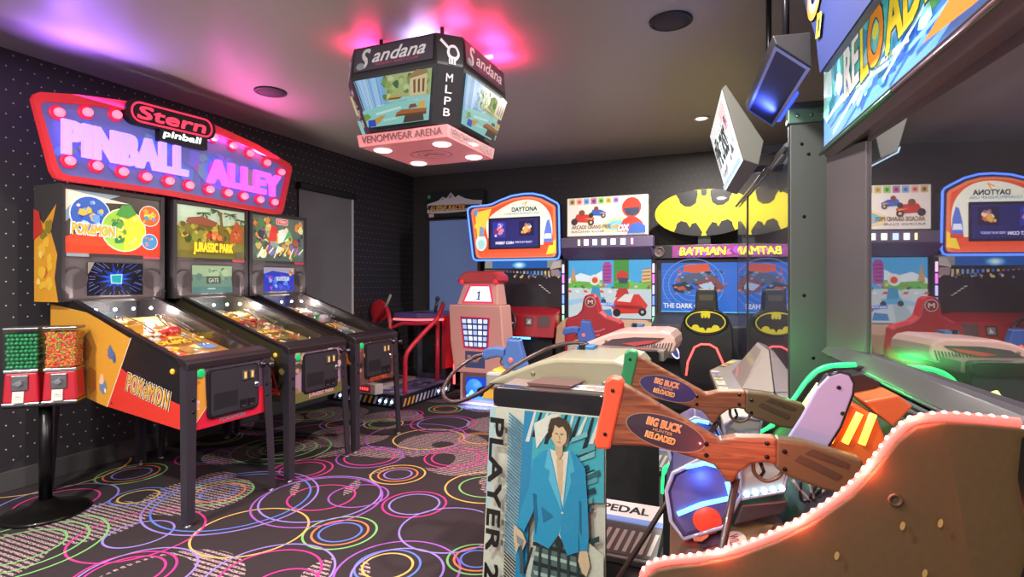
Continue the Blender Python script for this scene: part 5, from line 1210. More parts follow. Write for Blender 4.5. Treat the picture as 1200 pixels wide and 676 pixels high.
# light guns
def light_gun(y, label, shade, cable=True):
    g = thing('light_gun', label, 'toy gun', (-1.03, y, .935), 'blue toy guns on the pedestals')
    m = M('gun_blue' + shade, {'': '#3f5f9c', '_dark': '#2f4f94'}[shade], .35, coat=.3)
    bd = [(-1.06, 1.07), (-1.055, 1.088), (-.99, 1.085), (-.985, 1.06), (-.955, .96), (-.96, .937), (-1.07, .937), (-1.08, .955), (-1.085, .99), (-1.07, 1.01)]
    MB().py(bd, y - .022, y + .022).build('slide', m, g, bevel=.009, seg=3)
    gp = [(-1.07, 1.04), (-1.12, 1.045), (-1.165, 1.038), (-1.19, 1.025), (-1.195, .99), (-1.175, .975), (-1.15, .985), (-1.11, .995), (-1.075, .99)]
    MB().py(gp, y - .019, y + .019).build('grip', m, g, bevel=.010, seg=3)
    b = MB(); b.lathe([(.013, -.001), (.011, -.005), (.001, -.005)], (-1.035, y - .022, .985), 14, 'y'); b.build('gun_button', E('gun_button_red', '#e85a4a', .5), g)
    b = MB(); b.tube(smooth_path([(-1.085, y, 1.0), (-1.10, y, .97), (-1.085, y, .955)], 4), .004, 6); b.build('trigger', M('trigger_dark', '#26262c', .4), g)
    for k in range(3): MB().box(-1.05 + .022 * k, -1.04 + .022 * k, y - .018, y + .018, 1.087, 1.093).build('sight_rib', m, g)
    if cable:
        pts = [(-1.19, y, 1.0), (-1.24, y - .02, .985), (-1.29, y - .12, .93), (-1.28, y - .25, .86), (-1.19, y - .32, .83), (-1.08, y - .25, .87), (-.98, y - .12, .97), (-.86, y + .0, 1.045), (-.74, y + .02, 1.078), (-.66, y + .02, 1.074)]
        MB().tube(smooth_path(pts, 7), .0095, 8).build('gun_cable', M('cable_brown', '#33221f'), g)
    return g
light_gun(2.46, 'blue toy gun with looping cable, in the holster of the PLAYER 2 pedestal', '')
light_gun(3.78, 'blue toy gun in front of the red kart seat, holstered on the pink pedestal', '_dark', False)

# ---- overhead light canopy between the two shooting cabinets
t = thing('overhead_display', 'dark overhead display lit blue, hanging above the second shooting cabinet', 'display', tuple(TX @ Vector((2.9, 0, 2.25))))
pr = [(.143, 2.335), (.156, 2.372), (.012, 2.368), (.009, 2.225)]
MB(TX).px(pr, 2.50, 3.40).build('housing', M('display_housing', '#2e2c30', .4), t, bevel=.005)
fa = TX @ Vector((3.39, .011, 2.227)); upv = (EB * .134 + EZ * .110).normalized()
a = Art(); a.rect(0, .88, .0, .17, '#8a90d8'); a.rect(.03, .85, .014, .156, '#34345c'); a.build('display_face', PRINT('display_face_print', .16, .75), t, fa, -EA, upv, .004)
MB(TX).box(2.9, 3.36, -.02, .0, 2.245, 2.26).build('blue_tube', E('led_deep_blue', '#3048ff', 3), t)
lamp('blue_glow', 'AREA', TX @ Vector((3.15, .10, 2.24)), 1.5, (.12, .2, 1), .10, (radians(180), 0, 0), t)
MB(TX).cyl((2.7, .07, 2.36), (2.7, .07, ZC), .014, 10).build('drop_rod', BLACKM, t); MB(TX).cyl((3.15, .07, 2.36), (3.15, .07, ZC), .014, 10).build('drop_rod', BLACKM, t)
# ================================================================ THE BACK ROW
# ---- racing cabinet with the neon outlined marquee
t = thing('racing_cabinet', 'racing cabinet with blue neon outlined orange marquee, behind the pink tower', 'arcade cabinet', (-2.5, 6.3, 0))
b = MB(); b.px([(6.12, 0), (6.12, .78), (6.20, 1.04), (6.24, 1.64), (6.60, 1.64), (6.60, 0)], -3.02, -1.95); b.build('body', M('cabinet_black', '#232024'), t, bevel=.006)
OUTM = [(-3.178, 2.24), (-3.165, 2.28), (-3.12, 2.298), (-2.90, 2.305), (-2.84, 2.315), (-2.72, 2.36), (-2.58, 2.40), (-2.42, 2.415), (-2.30, 2.41), (-2.17, 2.375), (-2.06, 2.315), (-2.0, 2.28), (-1.98, 2.25), (-1.968, 1.68), (-1.985, 1.635), (-2.02, 1.625), (-3.05, 1.625), (-3.09, 1.64), (-3.105, 1.68)]
b = MB(); b.py(OUTM, 6.11, 6.24); mq = b.build('marquee_box', M('marquee_dark', '#2c2a38', .4), t, bevel=.006)
b = MB(); b.tube([(x, 6.10, z) for x, z in OUTM], .011, 8, True); b.build('neon_outline', E('neon_blue', '#4a78ff', 3.0), mq)
sc = lambda k, cx=-2.56, cz=1.98: [(cx + (x - cx) * k, cz + (z - cz) * k) for x, z in OUTM]
a = Art(); a.poly(sc(.955), '#463c5c'); a.poly(sc(.925), '#f0824c'); a.poly(sc(.87), '#e8562c')
a.poly([(-3.08, 2.22), (-2.85, 2.26), (-2.95, 2.0), (-3.03, 1.75)], '#f2d24a'); a.poly([(-3.10, 2.25), (-3.03, 2.26), (-3.06, 2.15)], '#5a9ad8'); a.poly([(-2.98, 1.72), (-2.1, 1.70), (-2.05, 1.66), (-3.0, 1.66)], '#f0603a')
a.poly(smooth_path([(-2.88, 2.15), (-2.62, 2.30), (-2.40, 2.345), (-2.22, 2.30), (-2.10, 2.17), (-2.06, 1.98), (-2.10, 1.82), (-2.3, 1.80), (-2.8, 1.82), (-2.92, 1.98)], 5, True), '#eff2dc')
a.poly([(-2.14, 1.68), (-2.02, 1.70), (-2.02, 1.86), (-2.1, 1.80)], '#f4d83a'); a.disc(-2.99, 1.84, .075, '#d8efe8', 20, .10); a.disc(-2.99, 1.82, .05, '#a8d8d4', 16, .06); a.poly([(-3.02, 1.92), (-2.95, 1.92), (-2.955, 2.03), (-3.01, 2.05)], '#8898b8'); a.disc(-3.05, 2.05, .035, '#e8d84a', 14)
a.poly([(-2.17, 1.80), (-2.06, 1.80), (-2.07, 1.98), (-2.10, 2.10), (-2.13, 2.08), (-2.16, 1.95)], '#5a7ad0'); a.poly([(-2.16, 1.87), (-2.07, 1.87), (-2.08, 1.93), (-2.15, 1.93)], '#e8f0ff'); a.poly([(-2.17, 1.79), (-2.05, 1.79), (-2.05, 1.83), (-2.17, 1.83)], '#d84a3a')
a.text('DAYTONA', -2.58, 2.205, .33, .055, '#3a3440', .05); a.text('CHAMPIONSHIP USA', -2.68, 2.168, .46, .028, '#5a8ab0', .02); a.line([(-2.44, 2.29), (-2.38, 2.32), (-2.41, 2.27)], .012, '#e8a03a')
a.poly(rrect(-2.89, -2.21, 1.755, 2.14, .012), '#1c1a2c'); a.poly(rrect(-2.86, -2.24, 1.78, 2.115, .008), '#23286a')
rg = random.Random(51)
a.rect(-2.83, -2.66, 1.9, 2.09, '#2c3aa0'); a.blobs(-2.83, -2.66, 1.9, 2.09, 14, ['#c84a7a', '#e8d0e0', '#6a7ad8', '#8a2c5c', '#d8889c'], .02, .05, rg); a.rect(-2.48, -2.29, 1.91, 2.09, '#1c1c3c'); a.blobs(-2.47, -2.30, 1.92, 2.08, 14, ['#e8b05a', '#c86a4a', '#f0dcb8', '#8a6aa0', '#d89a3a'], .02, .05, rg)
a.text('INSERT COIN', -2.79, 1.815, .24, .034, '#e8ecff', .05); a.text('FREE PLAY READY', -2.53, 1.825, .22, .024, '#c8ccf0', .03)
a.build('marquee_graphic', PRINT('lit_racing_marquee', .95, .3), mq, (0, 6.11, 0), (1, 0, 0), (0, 0, 1), .002)
# screen
a = Art(); x0, x1, z0, z1 = -3.0, -1.985, 1.05, 1.62
U = lambda u, v: (x0 + (x1 - x0) * u, z0 + (z1 - z0) * v)
a.poly([U(0, 0), U(1, 0), U(1, 1), U(0, 1)], '#3a3c40'); a.poly([U(0, .78), U(1, .78), U(1, 1), U(0, 1)], '#9a9890'); a.poly([U(.1, .82), U(.82, .82), U(.82, .99), U(.1, .99)], '#1c62b8')
for k in range(5): a.poly(circ(*U(.46, .9), .10 - .018 * k, 18, .045 - .007 * k), ['#2f88d8', '#58b0ee', '#8fd0f8', '#c8ecff', '#f0fbff'][k])
a.poly([U(0, .60), U(1, .60), U(1, .78), U(0, .80)], '#c89a5c')
for k in range(22): a.poly([U(.02 + .045 * k, .64), U(.045 + .045 * k, .64), U(.045 + .045 * k, .77), U(.02 + .045 * k, .77)], rg.choice(['#3c6ab8', '#c8b48a', '#5c88c8', '#e0c890', '#a8683c', '#7a9ac0']))
a.poly([U(0, .54), U(1, .54), U(1, .60), U(0, .60)], '#2c2a28'); a.poly([U(0, .0), U(1, 0), U(1, .54), U(0, .54)], '#26282c'); a.poly([U(.25, .54), U(.5, .54), U(.44, .40), U(.12, .36)], '#8a9094'); a.poly([U(.62, .52), U(.70, .54), U(1, .34), U(1, .18)], '#9aa0a0')
a.poly([U(.5, .54), U(.56, .54), U(.64, .3), U(.58, .36)], '#d8c89a'); a.poly([U(.12, .36), U(.5, .46), U(.7, .30), U(.62, .16), U(.2, .14)], '#121316'); a.poly([U(0, 0), U(1, 0), U(.9, .12), U(0, .1)], '#1a1c20'); rg = random.Random(67)
for _ in range(40):
    u, v = rg.uniform(.02, .96), rg.uniform(.60, .66); a.poly([U(u, v), U(u + .02, v), U(u + .02, v + .05), U(u, v + .04)], rg.choice(['#3a3430', '#e0c89a', '#8a5a3c', '#5a7ab0', '#d8b070']))
for k in range(8): a.poly([U(.72 + .03 * k, .48 - .04 * k), U(.75 + .03 * k, .47 - .04 * k), U(.75 + .03 * k, .455 - .04 * k), U(.72 + .03 * k, .465 - .04 * k)], '#d8d8d0')
a.poly([U(.86, .80), U(.99, .84), U(.99, .98), U(.9, .96)], '#c8b8b0'); a.poly([U(.88, .66), U(.98, .68), U(.97, .8), U(.87, .8)], '#a88a90')
a.text('TIME EXTENDED', *U(.34, .09), .18, .022, '#dff0ff', .03)
a.build('screen', SCREEN, t, (0, 6.235, 0), (1, 0, 0), (0, 0, 1), .002)
b = MB(); b.hexa([(-3.02, 5.86, .72), (-1.96, 5.86, .72), (-1.96, 6.2, .72), (-3.02, 6.2, .72)], [(-3.02, 5.90, .98), (-1.96, 5.90, .98), (-1.96, 6.2, 1.06), (-3.02, 6.2, 1.06)]); ds = b.build('dashboard', M('dash_red', '#a81f2c', .35, coat=.4), t, bevel=.012)
a = Art(); a.rect(.04, .14, .05, .15, '#3a2c30'); a.rect(.055, .125, .065, .135, '#8a8488'); a.poly([(.07, .08), (.1, .13), (.11, .08)], '#e0dcd8'); a.rect(.20, .34, .04, .17, '#5c4448'); a.build('dash_graphic', INK, ds, (-2.36, 5.872, .80), (1, 0, 0), Vector((0, .04, .26)).normalized(), .003)
b = MB(); c = Vector((-2.57, 5.80, .88)); nrm = Vector((0, -.93, .36)); e1 = Vector((1, 0, 0)); e2 = nrm.cross(e1).normalized()
b.tube([tuple(c + e1 * .16 * cos(2 * pi * k / 28) + e2 * .16 * sin(2 * pi * k / 28)) for k in range(28)], .019, 8, True); wh = b.build('steering_wheel', M('wheel_dark', '#3a2d30', .35), t)
b = MB(); b.tube([tuple(c - e1 * .155), tuple(c + nrm * -.01), tuple(c + e1 * .155)], .016, 8); b.tube([tuple(c), tuple(c - e2 * .155)], .016, 8); b.tube([tuple(c + nrm * .0), tuple(c - nrm * .14)], .03, 10); b.build('wheel_spokes', STEEL, wh)
b = MB(); b.lathe([(.001, -.03), (.04, -.03), (.05, -.012), (.05, .0)], tuple(c), 18, 'y'); b.build('wheel_hub', M('hub_red', '#c83a3a', .3), wh)
MB().tube([(-2.58, 5.90, .705), (-2.26, 5.90, .705)], .012, 6).build('blue_light', E('led_blue', '#58b4ff'), t)
b = MB(); b.box(-2.95, -2.03, 6.02, 6.14, .10, .72); b.build('kick_panel', M('kick_black', '#18171a', .5), t, bevel=.004)
a = Art(); a.disc(.4, .3, .03, '#5a5658', 14, .012); a.line([(.30, .25), (.29, .35), (.30, .42)], .008, '#a8a4a8'); a.line([(.33, .25), (.32, .35), (.33, .42)], .008, '#a8a4a8'); a.build('kick_graphic', INK, t, (-2.9, 6.02, .1), (1, 0, 0), (0, 0, 1), .002)

# ---- kart racing cabinet: red bucket seat in front of a bright screen
t = thing('kart_cabinet', 'kart racing cabinet with red bucket seat and bright screen, left of the bat emblem cabinet', 'arcade cabinet', (-1.4, 6.0, 0))
b = MB(); b.box(-1.93, -.92, 6.16, 6.60, 0, 1.62); b.box(-1.945, -.90, 6.10, 6.58, 0, .62); b.build('body', M('cabinet_black', '#232024'), t, bevel=.006)
b = MB(); b.box(-1.88, -.955, 6.10, 6.16, 1.878, 2.325); mq = b.build('marquee_box', M('marquee_cream', '#d8cfc0', .4), t, bevel=.006)
a = Art(); w, h = .925, .447; rg = random.Random(61)
a.rect(.008, w - .008, .008, h - .008, '#ece4d8')
for k in range(7): a.poly(rrect(.03 + .085 * k, .10 + .085 * k, .365, .435, .01), ['#c8b07a', '#e8b0a0', '#8fb0d8', '#b87aa0', '#9cc87a', '#d8c07a', '#b0a0c8'][k]); a.disc(.065 + .085 * k, .398, .02, ['#7a5a3a', '#c85a4a', '#4a78b8', '#8a3a6a', '#4c8a3c', '#a88a3a', '#6a5a98'][k], 12)
a.poly([(.40, .13), (.52, .19), (.62, .21), (.9, .10), (.9, .02), (.45, .05)], '#f0d890'); a.poly([(.44, .12), (.53, .165), (.62, .18), (.85, .10), (.8, .04), (.5, .07)], '#7ac0e0'); a.poly([(.5, .09), (.58, .13), (.64, .12), (.8, .06)], '#f4a04a')
# two racing karts (generic)
for cx, cy, c1, s_ in ((.19, .205, '#c8382c', 1.15), (.36, .265, '#3a62b8', .85)):
    a.poly([(cx - .10 * s_, cy - .03 * s_), (cx + .10 * s_, cy - .045 * s_), (cx + .12 * s_, cy + .0), (cx + .05 * s_, cy + .04 * s_), (cx - .06 * s_, cy + .045 * s_)], c1); a.disc(cx - .01, cy + .055 * s_, .032 * s_, '#8c4a34', 14); a.disc(cx - .085 * s_, cy - .03 * s_, .034 * s_, '#3a3034', 14); a.disc(cx + .085 * s_, cy - .04 * s_, .032 * s_, '#3a3034', 14); a.disc(cx + .085 * s_, cy - .04 * s_, .014 * s_, '#d8c08a', 10); a.poly([(cx + .02, cy), (cx + .1 * s_, cy - .02), (cx + .1 * s_, cy)], '#e8a05a')
a.text('ARCADE GRAND PRIX', .06, .085, .46, .045, '#8a6a4a', .04, .1); a.text('RACING CLUB', .06, .045, .38, .022, '#6a5a4a', .03)
# plain racing driver in red cap-less helmet at the right
a.disc(.75, .31, .105, '#d8402f', 26, .11); a.poly([(.66, .30), (.84, .31), (.83, .24), (.76, .21), (.69, .23)], '#3c4458'); a.poly([(.60, .05), (.66, .18), (.72, .21), (.80, .20), (.87, .14), (.9, .03)], '#c8402f'); a.poly([(.70, .02), (.74, .12), (.83, .14), (.9, .10), (.9, .02)], '#3f62b0'); a.text('DX', .60, .05, .12, .07, '#f0f4fa', .05, .1, out='#6a8ac8', outw=.006)
a.build('marquee_graphic', PRINT('lit_kart_marquee', .52, .35), mq, (-1.88, 6.10, 1.878), (1, 0, 0), (0, 0, 1), .002)
b = MB(); b.box(-1.95, -.90, 6.08, 6.22, 1.745, 1.868); lb = b.build('light_bar', M('lightbar_mauve', '#6a5c78', .4), t, bevel=.008)
for k, (x, c) in enumerate(((-1.73, '#ffe9b0'), (-1.645, '#ffffff'), (-1.545, '#b8d0ff'), (-1.44, '#f2ffd8'), (-1.335, '#d8ffe0'), (-1.225, '#ffffff'), (-1.125, '#ff9ad0'))):
    MB().box(x - (.012 if k in (0, 6) else .026), x + (.012 if k in (0, 6) else .026), 6.074, 6.082, 1.775, 1.842).build('bar_window', E('bar_lamp_' + c.strip('#'), c, 2.0), lb)
b = MB(); b.hexa([(-1.93, 6.14, 1.615), (-.91, 6.14, 1.615), (-.91, 6.24, 1.615), (-1.93, 6.24, 1.615)], [(-1.93, 5.98, 1.735), (-.91, 5.98, 1.735), (-.91, 6.24, 1.745), (-1.93, 6.24, 1.745)]); b.build('visor', M('visor_violet', '#5c5080', .35), t, bevel=.008)
a = Art(); x0, x1, z0, z1 = -1.875, -.925, .945, 1.605
a.poly([U(0, 0), U(1, 0), U(1, 1), U(0, 1)], '#cfe0e8'); a.poly([U(0, .52), U(1, .52), U(1, 1), U(0, 1)], '#4fb4ee'); a.poly([U(0, .68), U(.15, .78), U(.3, .72), U(.42, .82), U(.42, .55), U(0, .55)], '#f4fbff'); a.poly([U(.02, .62), U(.06, .9), U(.1, .62)], '#d8a06a'); a.poly([U(0, .52), U(.45, .52), U(.42, .66), U(.3, .62), U(.12, .64), U(0, .60)], '#6cc04a'); a.poly([U(.56, .5), U(.74, .5), U(.74, 1), U(.56, 1)], '#4c9c3c')
a.poly([U(.43, .6), U(.53, .6), U(.535, .9), U(.51, .97), U(.45, .97), U(.425, .9)], '#b84aa0'); a.poly([U(.88, .6), U(1, .62), U(1, .85), U(.9, .8)], '#e0b07a'); a.poly([U(.74, .5), U(1, .5), U(1, .66), U(.86, .6), U(.74, .64)], '#7cc858'); a.poly([U(.0, .0), U(1, 0), U(1, .5), U(0, .52)], '#d4dfe2'); a.poly([U(.1, 0), U(.3, .5), U(.36, .5), U(.3, .0)], '#b8c8d0'); a.poly([U(0, .2), U(.26, .30), U(.25, .36), U(0, .3)], '#a8d0f0')
rg = random.Random(66)
for _ in range(46):
    u, v = rg.uniform(0, 1), rg.uniform(.50, .66); x, y = U(u, v); r = rg.uniform(.008, .022); a.poly(circ(x, y, r, 7, r * .7), rg.choice(['#5cae44', '#86cc5c', '#3f8a3c', '#a4d86c', '#e8d8b0', '#d86a5a']))
for k in range(9): a.poly([U(.9 - .01 * (k % 2), .60 + .03 * k), U(.99, .61 + .03 * k), U(.99, .625 + .03 * k), U(.9, .615 + .03 * k)], ['#c8744a', '#f0d8a8'][k % 2])
for k in range(7): a.poly([U(.0 + .1 * k, .44), U(.05 + .1 * k, .44), U(.03 + .1 * k, .48), U(-.01 + .1 * k if k else 0, .48)], ['#e85a4a', '#f4f4f0'][k % 2])
for k in range(5): a.poly([U(.44, .64 + .06 * k), U(.52, .64 + .06 * k), U(.52, .66 + .06 * k), U(.44, .66 + .06 * k)], '#8c3480')
# generic karts on the screen: one pale, one red
a.disc(*U(.33, .66), .062, '#f4f0ea', 20); a.disc(*U(.335, .655), .035, '#e8542c', 16); a.poly([U(.28, .34), U(.41, .34), U(.39, .54), U(.3, .54)], '#3f9cc4'); a.poly([U(.24, .3), U(.44, .28), U(.46, .36), U(.26, .38)], '#58b4e0'); a.disc(*U(.27, .3), .03, '#3a4048', 12); a.disc(*U(.44, .29), .03, '#3a4048', 12)
a.disc(*U(.665, .72), .066, '#e0352c', 22); a.poly([U(.61, .70), U(.735, .69), U(.72, .60), U(.63, .60)], '#3c4a60'); a.poly([U(.62, .52), U(.72, .52), U(.76, .36), U(.58, .36)], '#c83a34'); a.poly([U(.53, .20), U(.62, .40), U(.86, .42), U(.96, .24), U(.92, .10), U(.60, .08)], '#e23c34'); a.poly([U(.6, .3), U(.7, .42), U(.8, .42), U(.76, .28)], '#f4ece8'); a.poly([U(.56, .18), U(.9, .16), U(.9, .22), U(.58, .24)], '#a82a2a'); a.disc(*U(.60, .10), .045, '#2c2a30', 14); a.disc(*U(.9, .12), .045, '#2c2a30', 14); a.disc(*U(.9, .12), .018, '#c8c0b8', 10)
a.poly([U(.4, .22), U(.58, .20), U(.58, .26), U(.4, .28)], '#3c78e0'); a.text('PRESS START', *U(.41, .225), .15, .022, '#ffffff', .04); a.poly([U(.38, .04), U(.55, .04), U(.53, .16), U(.4, .14)], '#4a90c8')
a.build('screen', SCREEN, t, (0, 6.155, 0), (1, 0, 0), (0, 0, 1), .003)
for x in (-1.925, -.895):
    cb = MB().box(x - .022, x + .022, 6.10, 6.18, .82, 1.61).build('light_column', M('column_black', '#1c1a24', .4), t, bevel=.004)
    for k, c in enumerate(('#7cf0b0', '#a8e8d8', '#6a90ff', '#b8b8ff', '#e878e8', '#ffc8f0')):
        MB().box(x - .011, x + .011, 6.094, 6.102, .87 + .118 * k, .97 + .118 * k).build('column_light', E('column_lamp_' + c.strip('#'), c, 1.8), cb)
b = MB(); b.hexa([(-1.93, 5.80, .66), (-.90, 5.80, .66), (-.90, 6.16, .66), (-1.93, 6.16, .66)], [(-1.93, 5.86, .86), (-.90, 5.86, .86), (-.90, 6.16, .94), (-1.93, 6.16, .94)]); ds = b.build('dashboard', M('dash_tan', '#a8866c', .4), t, bevel=.012)
b = MB(); b.ball((-1.115, 5.80, .83), .052, 14); b.build('dash_ball', E('ball_blue', '#4a90d8', .5), ds)
a = Art(); a.rect(0, .2, 0, .12, '#c8b094'); a.rect(.03, .07, .03, .09, '#3a3034'); a.rect(.11, .14, .02, .10, '#8a7460'); a.build('dash_graphic', INK, ds, (-1.12, 5.82, .69), (1, 0, 0), Vector((0, .06, .2)).normalized(), .003)
sp = [(-1.61, .45), (-1.63, .80), (-1.62, .965), (-1.595, 1.0), (-1.50, 1.035), (-1.455, 1.08), (-1.44, 1.17), (-1.425, 1.215), (-1.40, 1.24), (-1.325, 1.242), (-1.295, 1.22), (-1.28, 1.17), (-1.255, 1.08), (-1.20, 1.035), (-1.08, 1.0), (-1.05, .97), (-1.03, .80), (-1.05, .45)]
b = MB(); b.py(sp, 5.18, 5.28); seat = b.build('seat_back', M('seat_red', '#b01c28', .4, coat=.3), t, bevel=.03, seg=3)
b = MB(); b.pz([(-1.62, 5.24), (-1.04, 5.24), (-1.06, 5.72), (-1.14, 5.78), (-1.52, 5.78), (-1.60, 5.72)], .30, .45); b.build('seat_base', MATS['seat_red'], t, bevel=.03, seg=3)
b = MB(); b.box(-1.55, -1.1, 5.2, 6.1, 0, .30); b.build('seat_plinth', M('plinth_dark', '#201f24', .5), t, bevel=.01)
a = Art(); a.disc(.0, .0, .052, '#d8d0cc', 24); a.disc(0, 0, .046, '#8a2428', 24); a.text('M', -.026, -.02, .052, .04, '#f0e0dc', .05); a.build('seat_badge', INK, seat, (-1.36, 5.18, 1.165), (1, 0, 0), (0, 0, 1), .002)
a = Art(); a.line(smooth_path([(-.14, .01), (-.08, -.015), (0, -.02), (.08, -.015), (.14, .01)], 4), .014, '#d8909a'); a.line(smooth_path([(-.09, -.05), (0, -.07), (.09, -.05)], 4), .012, '#d8909a'); a.build('seat_trim', INK, seat, (-1.36, 5.18, .90), (1, 0, 0), (0, 0, 1), .002)

# ---- cabinet with the bat emblem
t = thing('bat_cabinet', 'black driving cabinet with yellow and black bat emblem sign on top and bat oval seat', 'arcade cabinet', (-.45, 6.2, 0))
b = MB(); b.box(-.865, .0, 6.02, 6.60, 0, 1.60); b.build('body', M('cabinet_black', '#232024'), t, bevel=.006)
def bat(cx, cz, w, h):
    half = [(0, .22), (.045, .25), (.075, .42), (.095, .24), (.13, .20), (.19, .25), (.21, .40), (.40, .40), (.36, .30), (.40, .16), (.50, .04), (.44, -.02), (.40, -.14), (.33, -.06), (.26, -.08), (.22, -.22), (.15, -.16), (.08, -.20), (.0, -.46)]
    R_ = [(cx + x * w * 2 * .5, cz + z * h) for x, z in half]; L_ = [(cx - x * w * 2 * .5, cz + z * h) for x, z in half[::-1]]
    return R_[:-1] + [R_[-1]] + L_[1:-1]
ov = circ(-.386, 2.115, .525, 48, .255)
b = MB(); b.py(ov, 6.30, 6.335); sg = b.build('emblem_sign', M('emblem_yellow', '#cdbf1c', .45), t, bevel=.003); sg['label'] = 'yellow oval with black bat emblem'
# the black bat is left between the yellow fields: ears up, wings to the rim
def bat_art(a, cx, cz, rx, rz, yellow, black):
    a.disc(cx, cz, rx, yellow, 48, rz)
    E_ = lambda x, z: (cx + x * rx, cz + z * rz)
    hf = [(0, .30), (.05, .32), (.085, .52), (.115, .30), (.19, .24), (.235, .32), (.25, .55), (.235, .72), (.40, .74), (.56, .66), (.66, .55), (.54, .42), (.54, .26), (.64, .16), (.80, .14), (.90, .20), (.90, -.12), (.80, -.30), (.70, -.14), (.54, -.20), (.46, -.42), (.34, -.34), (.20, -.42), (.08, -.70), (.0, -.86)]
    hf = [(0, .34), (.05, .34), (.08, .58), (.11, .36), (.17, .30), (.22, .42), (.24, .62), (.20, .80), (.40, .80), (.60, .70), (.80, .50), (.93, .16), (.95, -.05), (.90, -.28), (.78, -.50), (.70, -.58), (.66, -.40), (.56, -.28), (.42, -.28), (.33, -.42), (.28, -.60), (.20, -.52), (.10, -.56), (.05, -.68), (0, -.88)]
    pts = [E_(x, z) for x, z in hf] + [E_(-x, z) for x, z in hf[::-1][1:-1]]
    a.poly(pts, black)
# the big sign is cut the other way round: yellow bat on the dark wall with dark bays
def E2(x, z): return (-.386 + x * .525, 2.115 + z * .255)
for s_ in (-1, 1):
    for pts in ([(.135, .97), (.12, .80), (.16, .42), (.26, .28), (.38, .30), (.48, .46), (.50, .62), (.56, .82), (.40, .92), (.25, .97)],
                [(.10, -.60), (.16, -.42), (.24, -.46), (.28, -.62), (.34, -.40), (.46, -.32), (.54, -.44), (.56, -.62), (.60, -.78), (.44, -.90), (.25, -.97), (.06, -.998), (.03, -.85)]):
        a = Art(); a.poly([E2(s_ * x, z) for x, z in pts], '#1f1d20'); a.build('emblem_bay', INK, sg, (0, 6.30, 0), (1, 0, 0), (0, 0, 1), .002)
a = Art(); a.poly([E2(-.06, .99), E2(-.055, .80), E2(-.03, .72), E2(.03, .72), E2(.055, .80), E2(.06, .99)], '#1f1d20'); a.build('emblem_bay', INK, sg, (0, 6.30, 0), (1, 0, 0), (0, 0, 1), .002)
b = MB(); b.box(-.45, -.32, 6.33, 6.42, 1.62, 2.0); b.build('sign_post', BLACK, t)
b = MB(); b.box(-.868, .02, 5.96, 6.10, 1.605, 1.745); mq = b.build('marquee_box', M('marquee_black', '#1f1d22', .4), t, bevel=.005)
a = Art(); rg = random.Random(71); a.rect(.22, .92, .008, .132, '#7a2a6a'); a.blobs(.22, .92, .008, .132, 24, ['#b83a9a', '#d85a8a', '#5a2a7a', '#8a3ab0', '#e07a9a', '#4a1c4c'], .02, .05, rg)
a.text('BATMAN', .29, .03, .46, .085, '#f0e03a', .05, .12, out='#2a1a1c', outw=.006); a.build('marquee_graphic', PRINT('lit_bat_marquee', .7, .35), mq, (-.90, 5.96, 1.605), (1, 0, 0), (0, 0, 1), .002)
b = MB(); b.lathe([(.058, -.002), (.052, -.012), (.044, -.004), (.02, -.002), (.001, -.008)], (-.815, 5.96, 1.675), 24, 'y'); b.build('speaker', M('speaker_brown', '#5a4a4a', .6), mq)
a = Art(); x0, x1, z0, z1 = -.80, -.04, 1.04, 1.56
a.poly([U(0, 0), U(1, 0), U(1, 1), U(0, 1)], '#2f6fd8')
for k in range(4): a.ring(*U(.42, .55), .12 + .06 * k, .128 + .06 * k, '#6aa4f0', 30, .9)
a.poly([U(.3, .95), U(.62, .98), U(.66, .8), U(.5, .78), U(.3, .82)], '#e85a3a'); a.poly([U(.42, .72), U(.66, .74), U(.7, .66), U(.4, .66)], '#3ab0e8'); a.poly([U(.28, .75), U(.6, .82), U(.75, .7), U(.6, .60), U(.3, .58), U(.2, .64)], '#54607a'); a.poly([U(.14, .55), U(.32, .62), U(.45, .48), U(.3, .38), U(.18, .42)], '#28303f'); a.poly([U(.45, .6), U(.7, .72), U(.85, .5), U(.66, .36), U(.5, .44)], '#8a4a4a'); a.poly([U(.5, .55), U(.66, .62), U(.72, .48), U(.58, .44)], '#b8d0e8'); a.poly([U(.2, .5), U(.3, .53), U(.34, .46), U(.24, .44)], '#c8584a')
rg = random.Random(72)
for _ in range(46):
    u, v = rg.uniform(.18, .86), rg.uniform(.36, .84); x, y = U(u, v); r = rg.uniform(.006, .026); a.poly([(x + r * rg.uniform(.5, 1.6) * cos(i), y + r * rg.uniform(.3, .9) * sin(i)) for i in range(6)], rg.choice(['#2a3448', '#5a6e94', '#8ab0d8', '#c85a4a', '#e8885a', '#3a4a6c', '#202838', '#6a88b8']))
for k in range(9): a.line([U(.02, .2 + .08 * k), U(.12 + .02 * (k % 3), .2 + .08 * k)], .004, '#5a94ea')
a.text('THE DARK CHASE', *U(.03, .08), .50, .052, '#f4f4f8', .04); a.rect(x0, x1, z0, z0 + .012, '#6ad0ff'); a.build('screen', SCREEN, t, (0, 6.02, 0), (1, 0, 0), (0, 0, 1), .003)
for x in (-.852, -.035): MB().box(x - .012, x + .012, 5.99, 6.03, .62, 1.56).build('edge_trim', M('edge_trim_dark', '#29282b'), t)
b = MB(); b.hexa([(-.865, 5.70, .58), (.02, 5.70, .58), (.02, 6.04, .58), (-.865, 6.04, .58)], [(-.865, 5.74, .92), (.02, 5.74, .92), (.02, 6.04, 1.03), (-.865, 6.04, 1.03)]); ds = b.build('dashboard', M('dash_black', '#26252a', .4), t, bevel=.012)
b = MB(); b.hexa([(-.80, 5.705, .80), (-.70, 5.705, .80), (-.70, 5.73, .80), (-.80, 5.73, .80)], [(-.80, 5.715, .89), (-.70, 5.715, .89), (-.70, 5.74, .89), (-.80, 5.74, .89)]); b.build('button_pad', E('pad_pink', '#f0a8a8', .6), ds, bevel=.006)
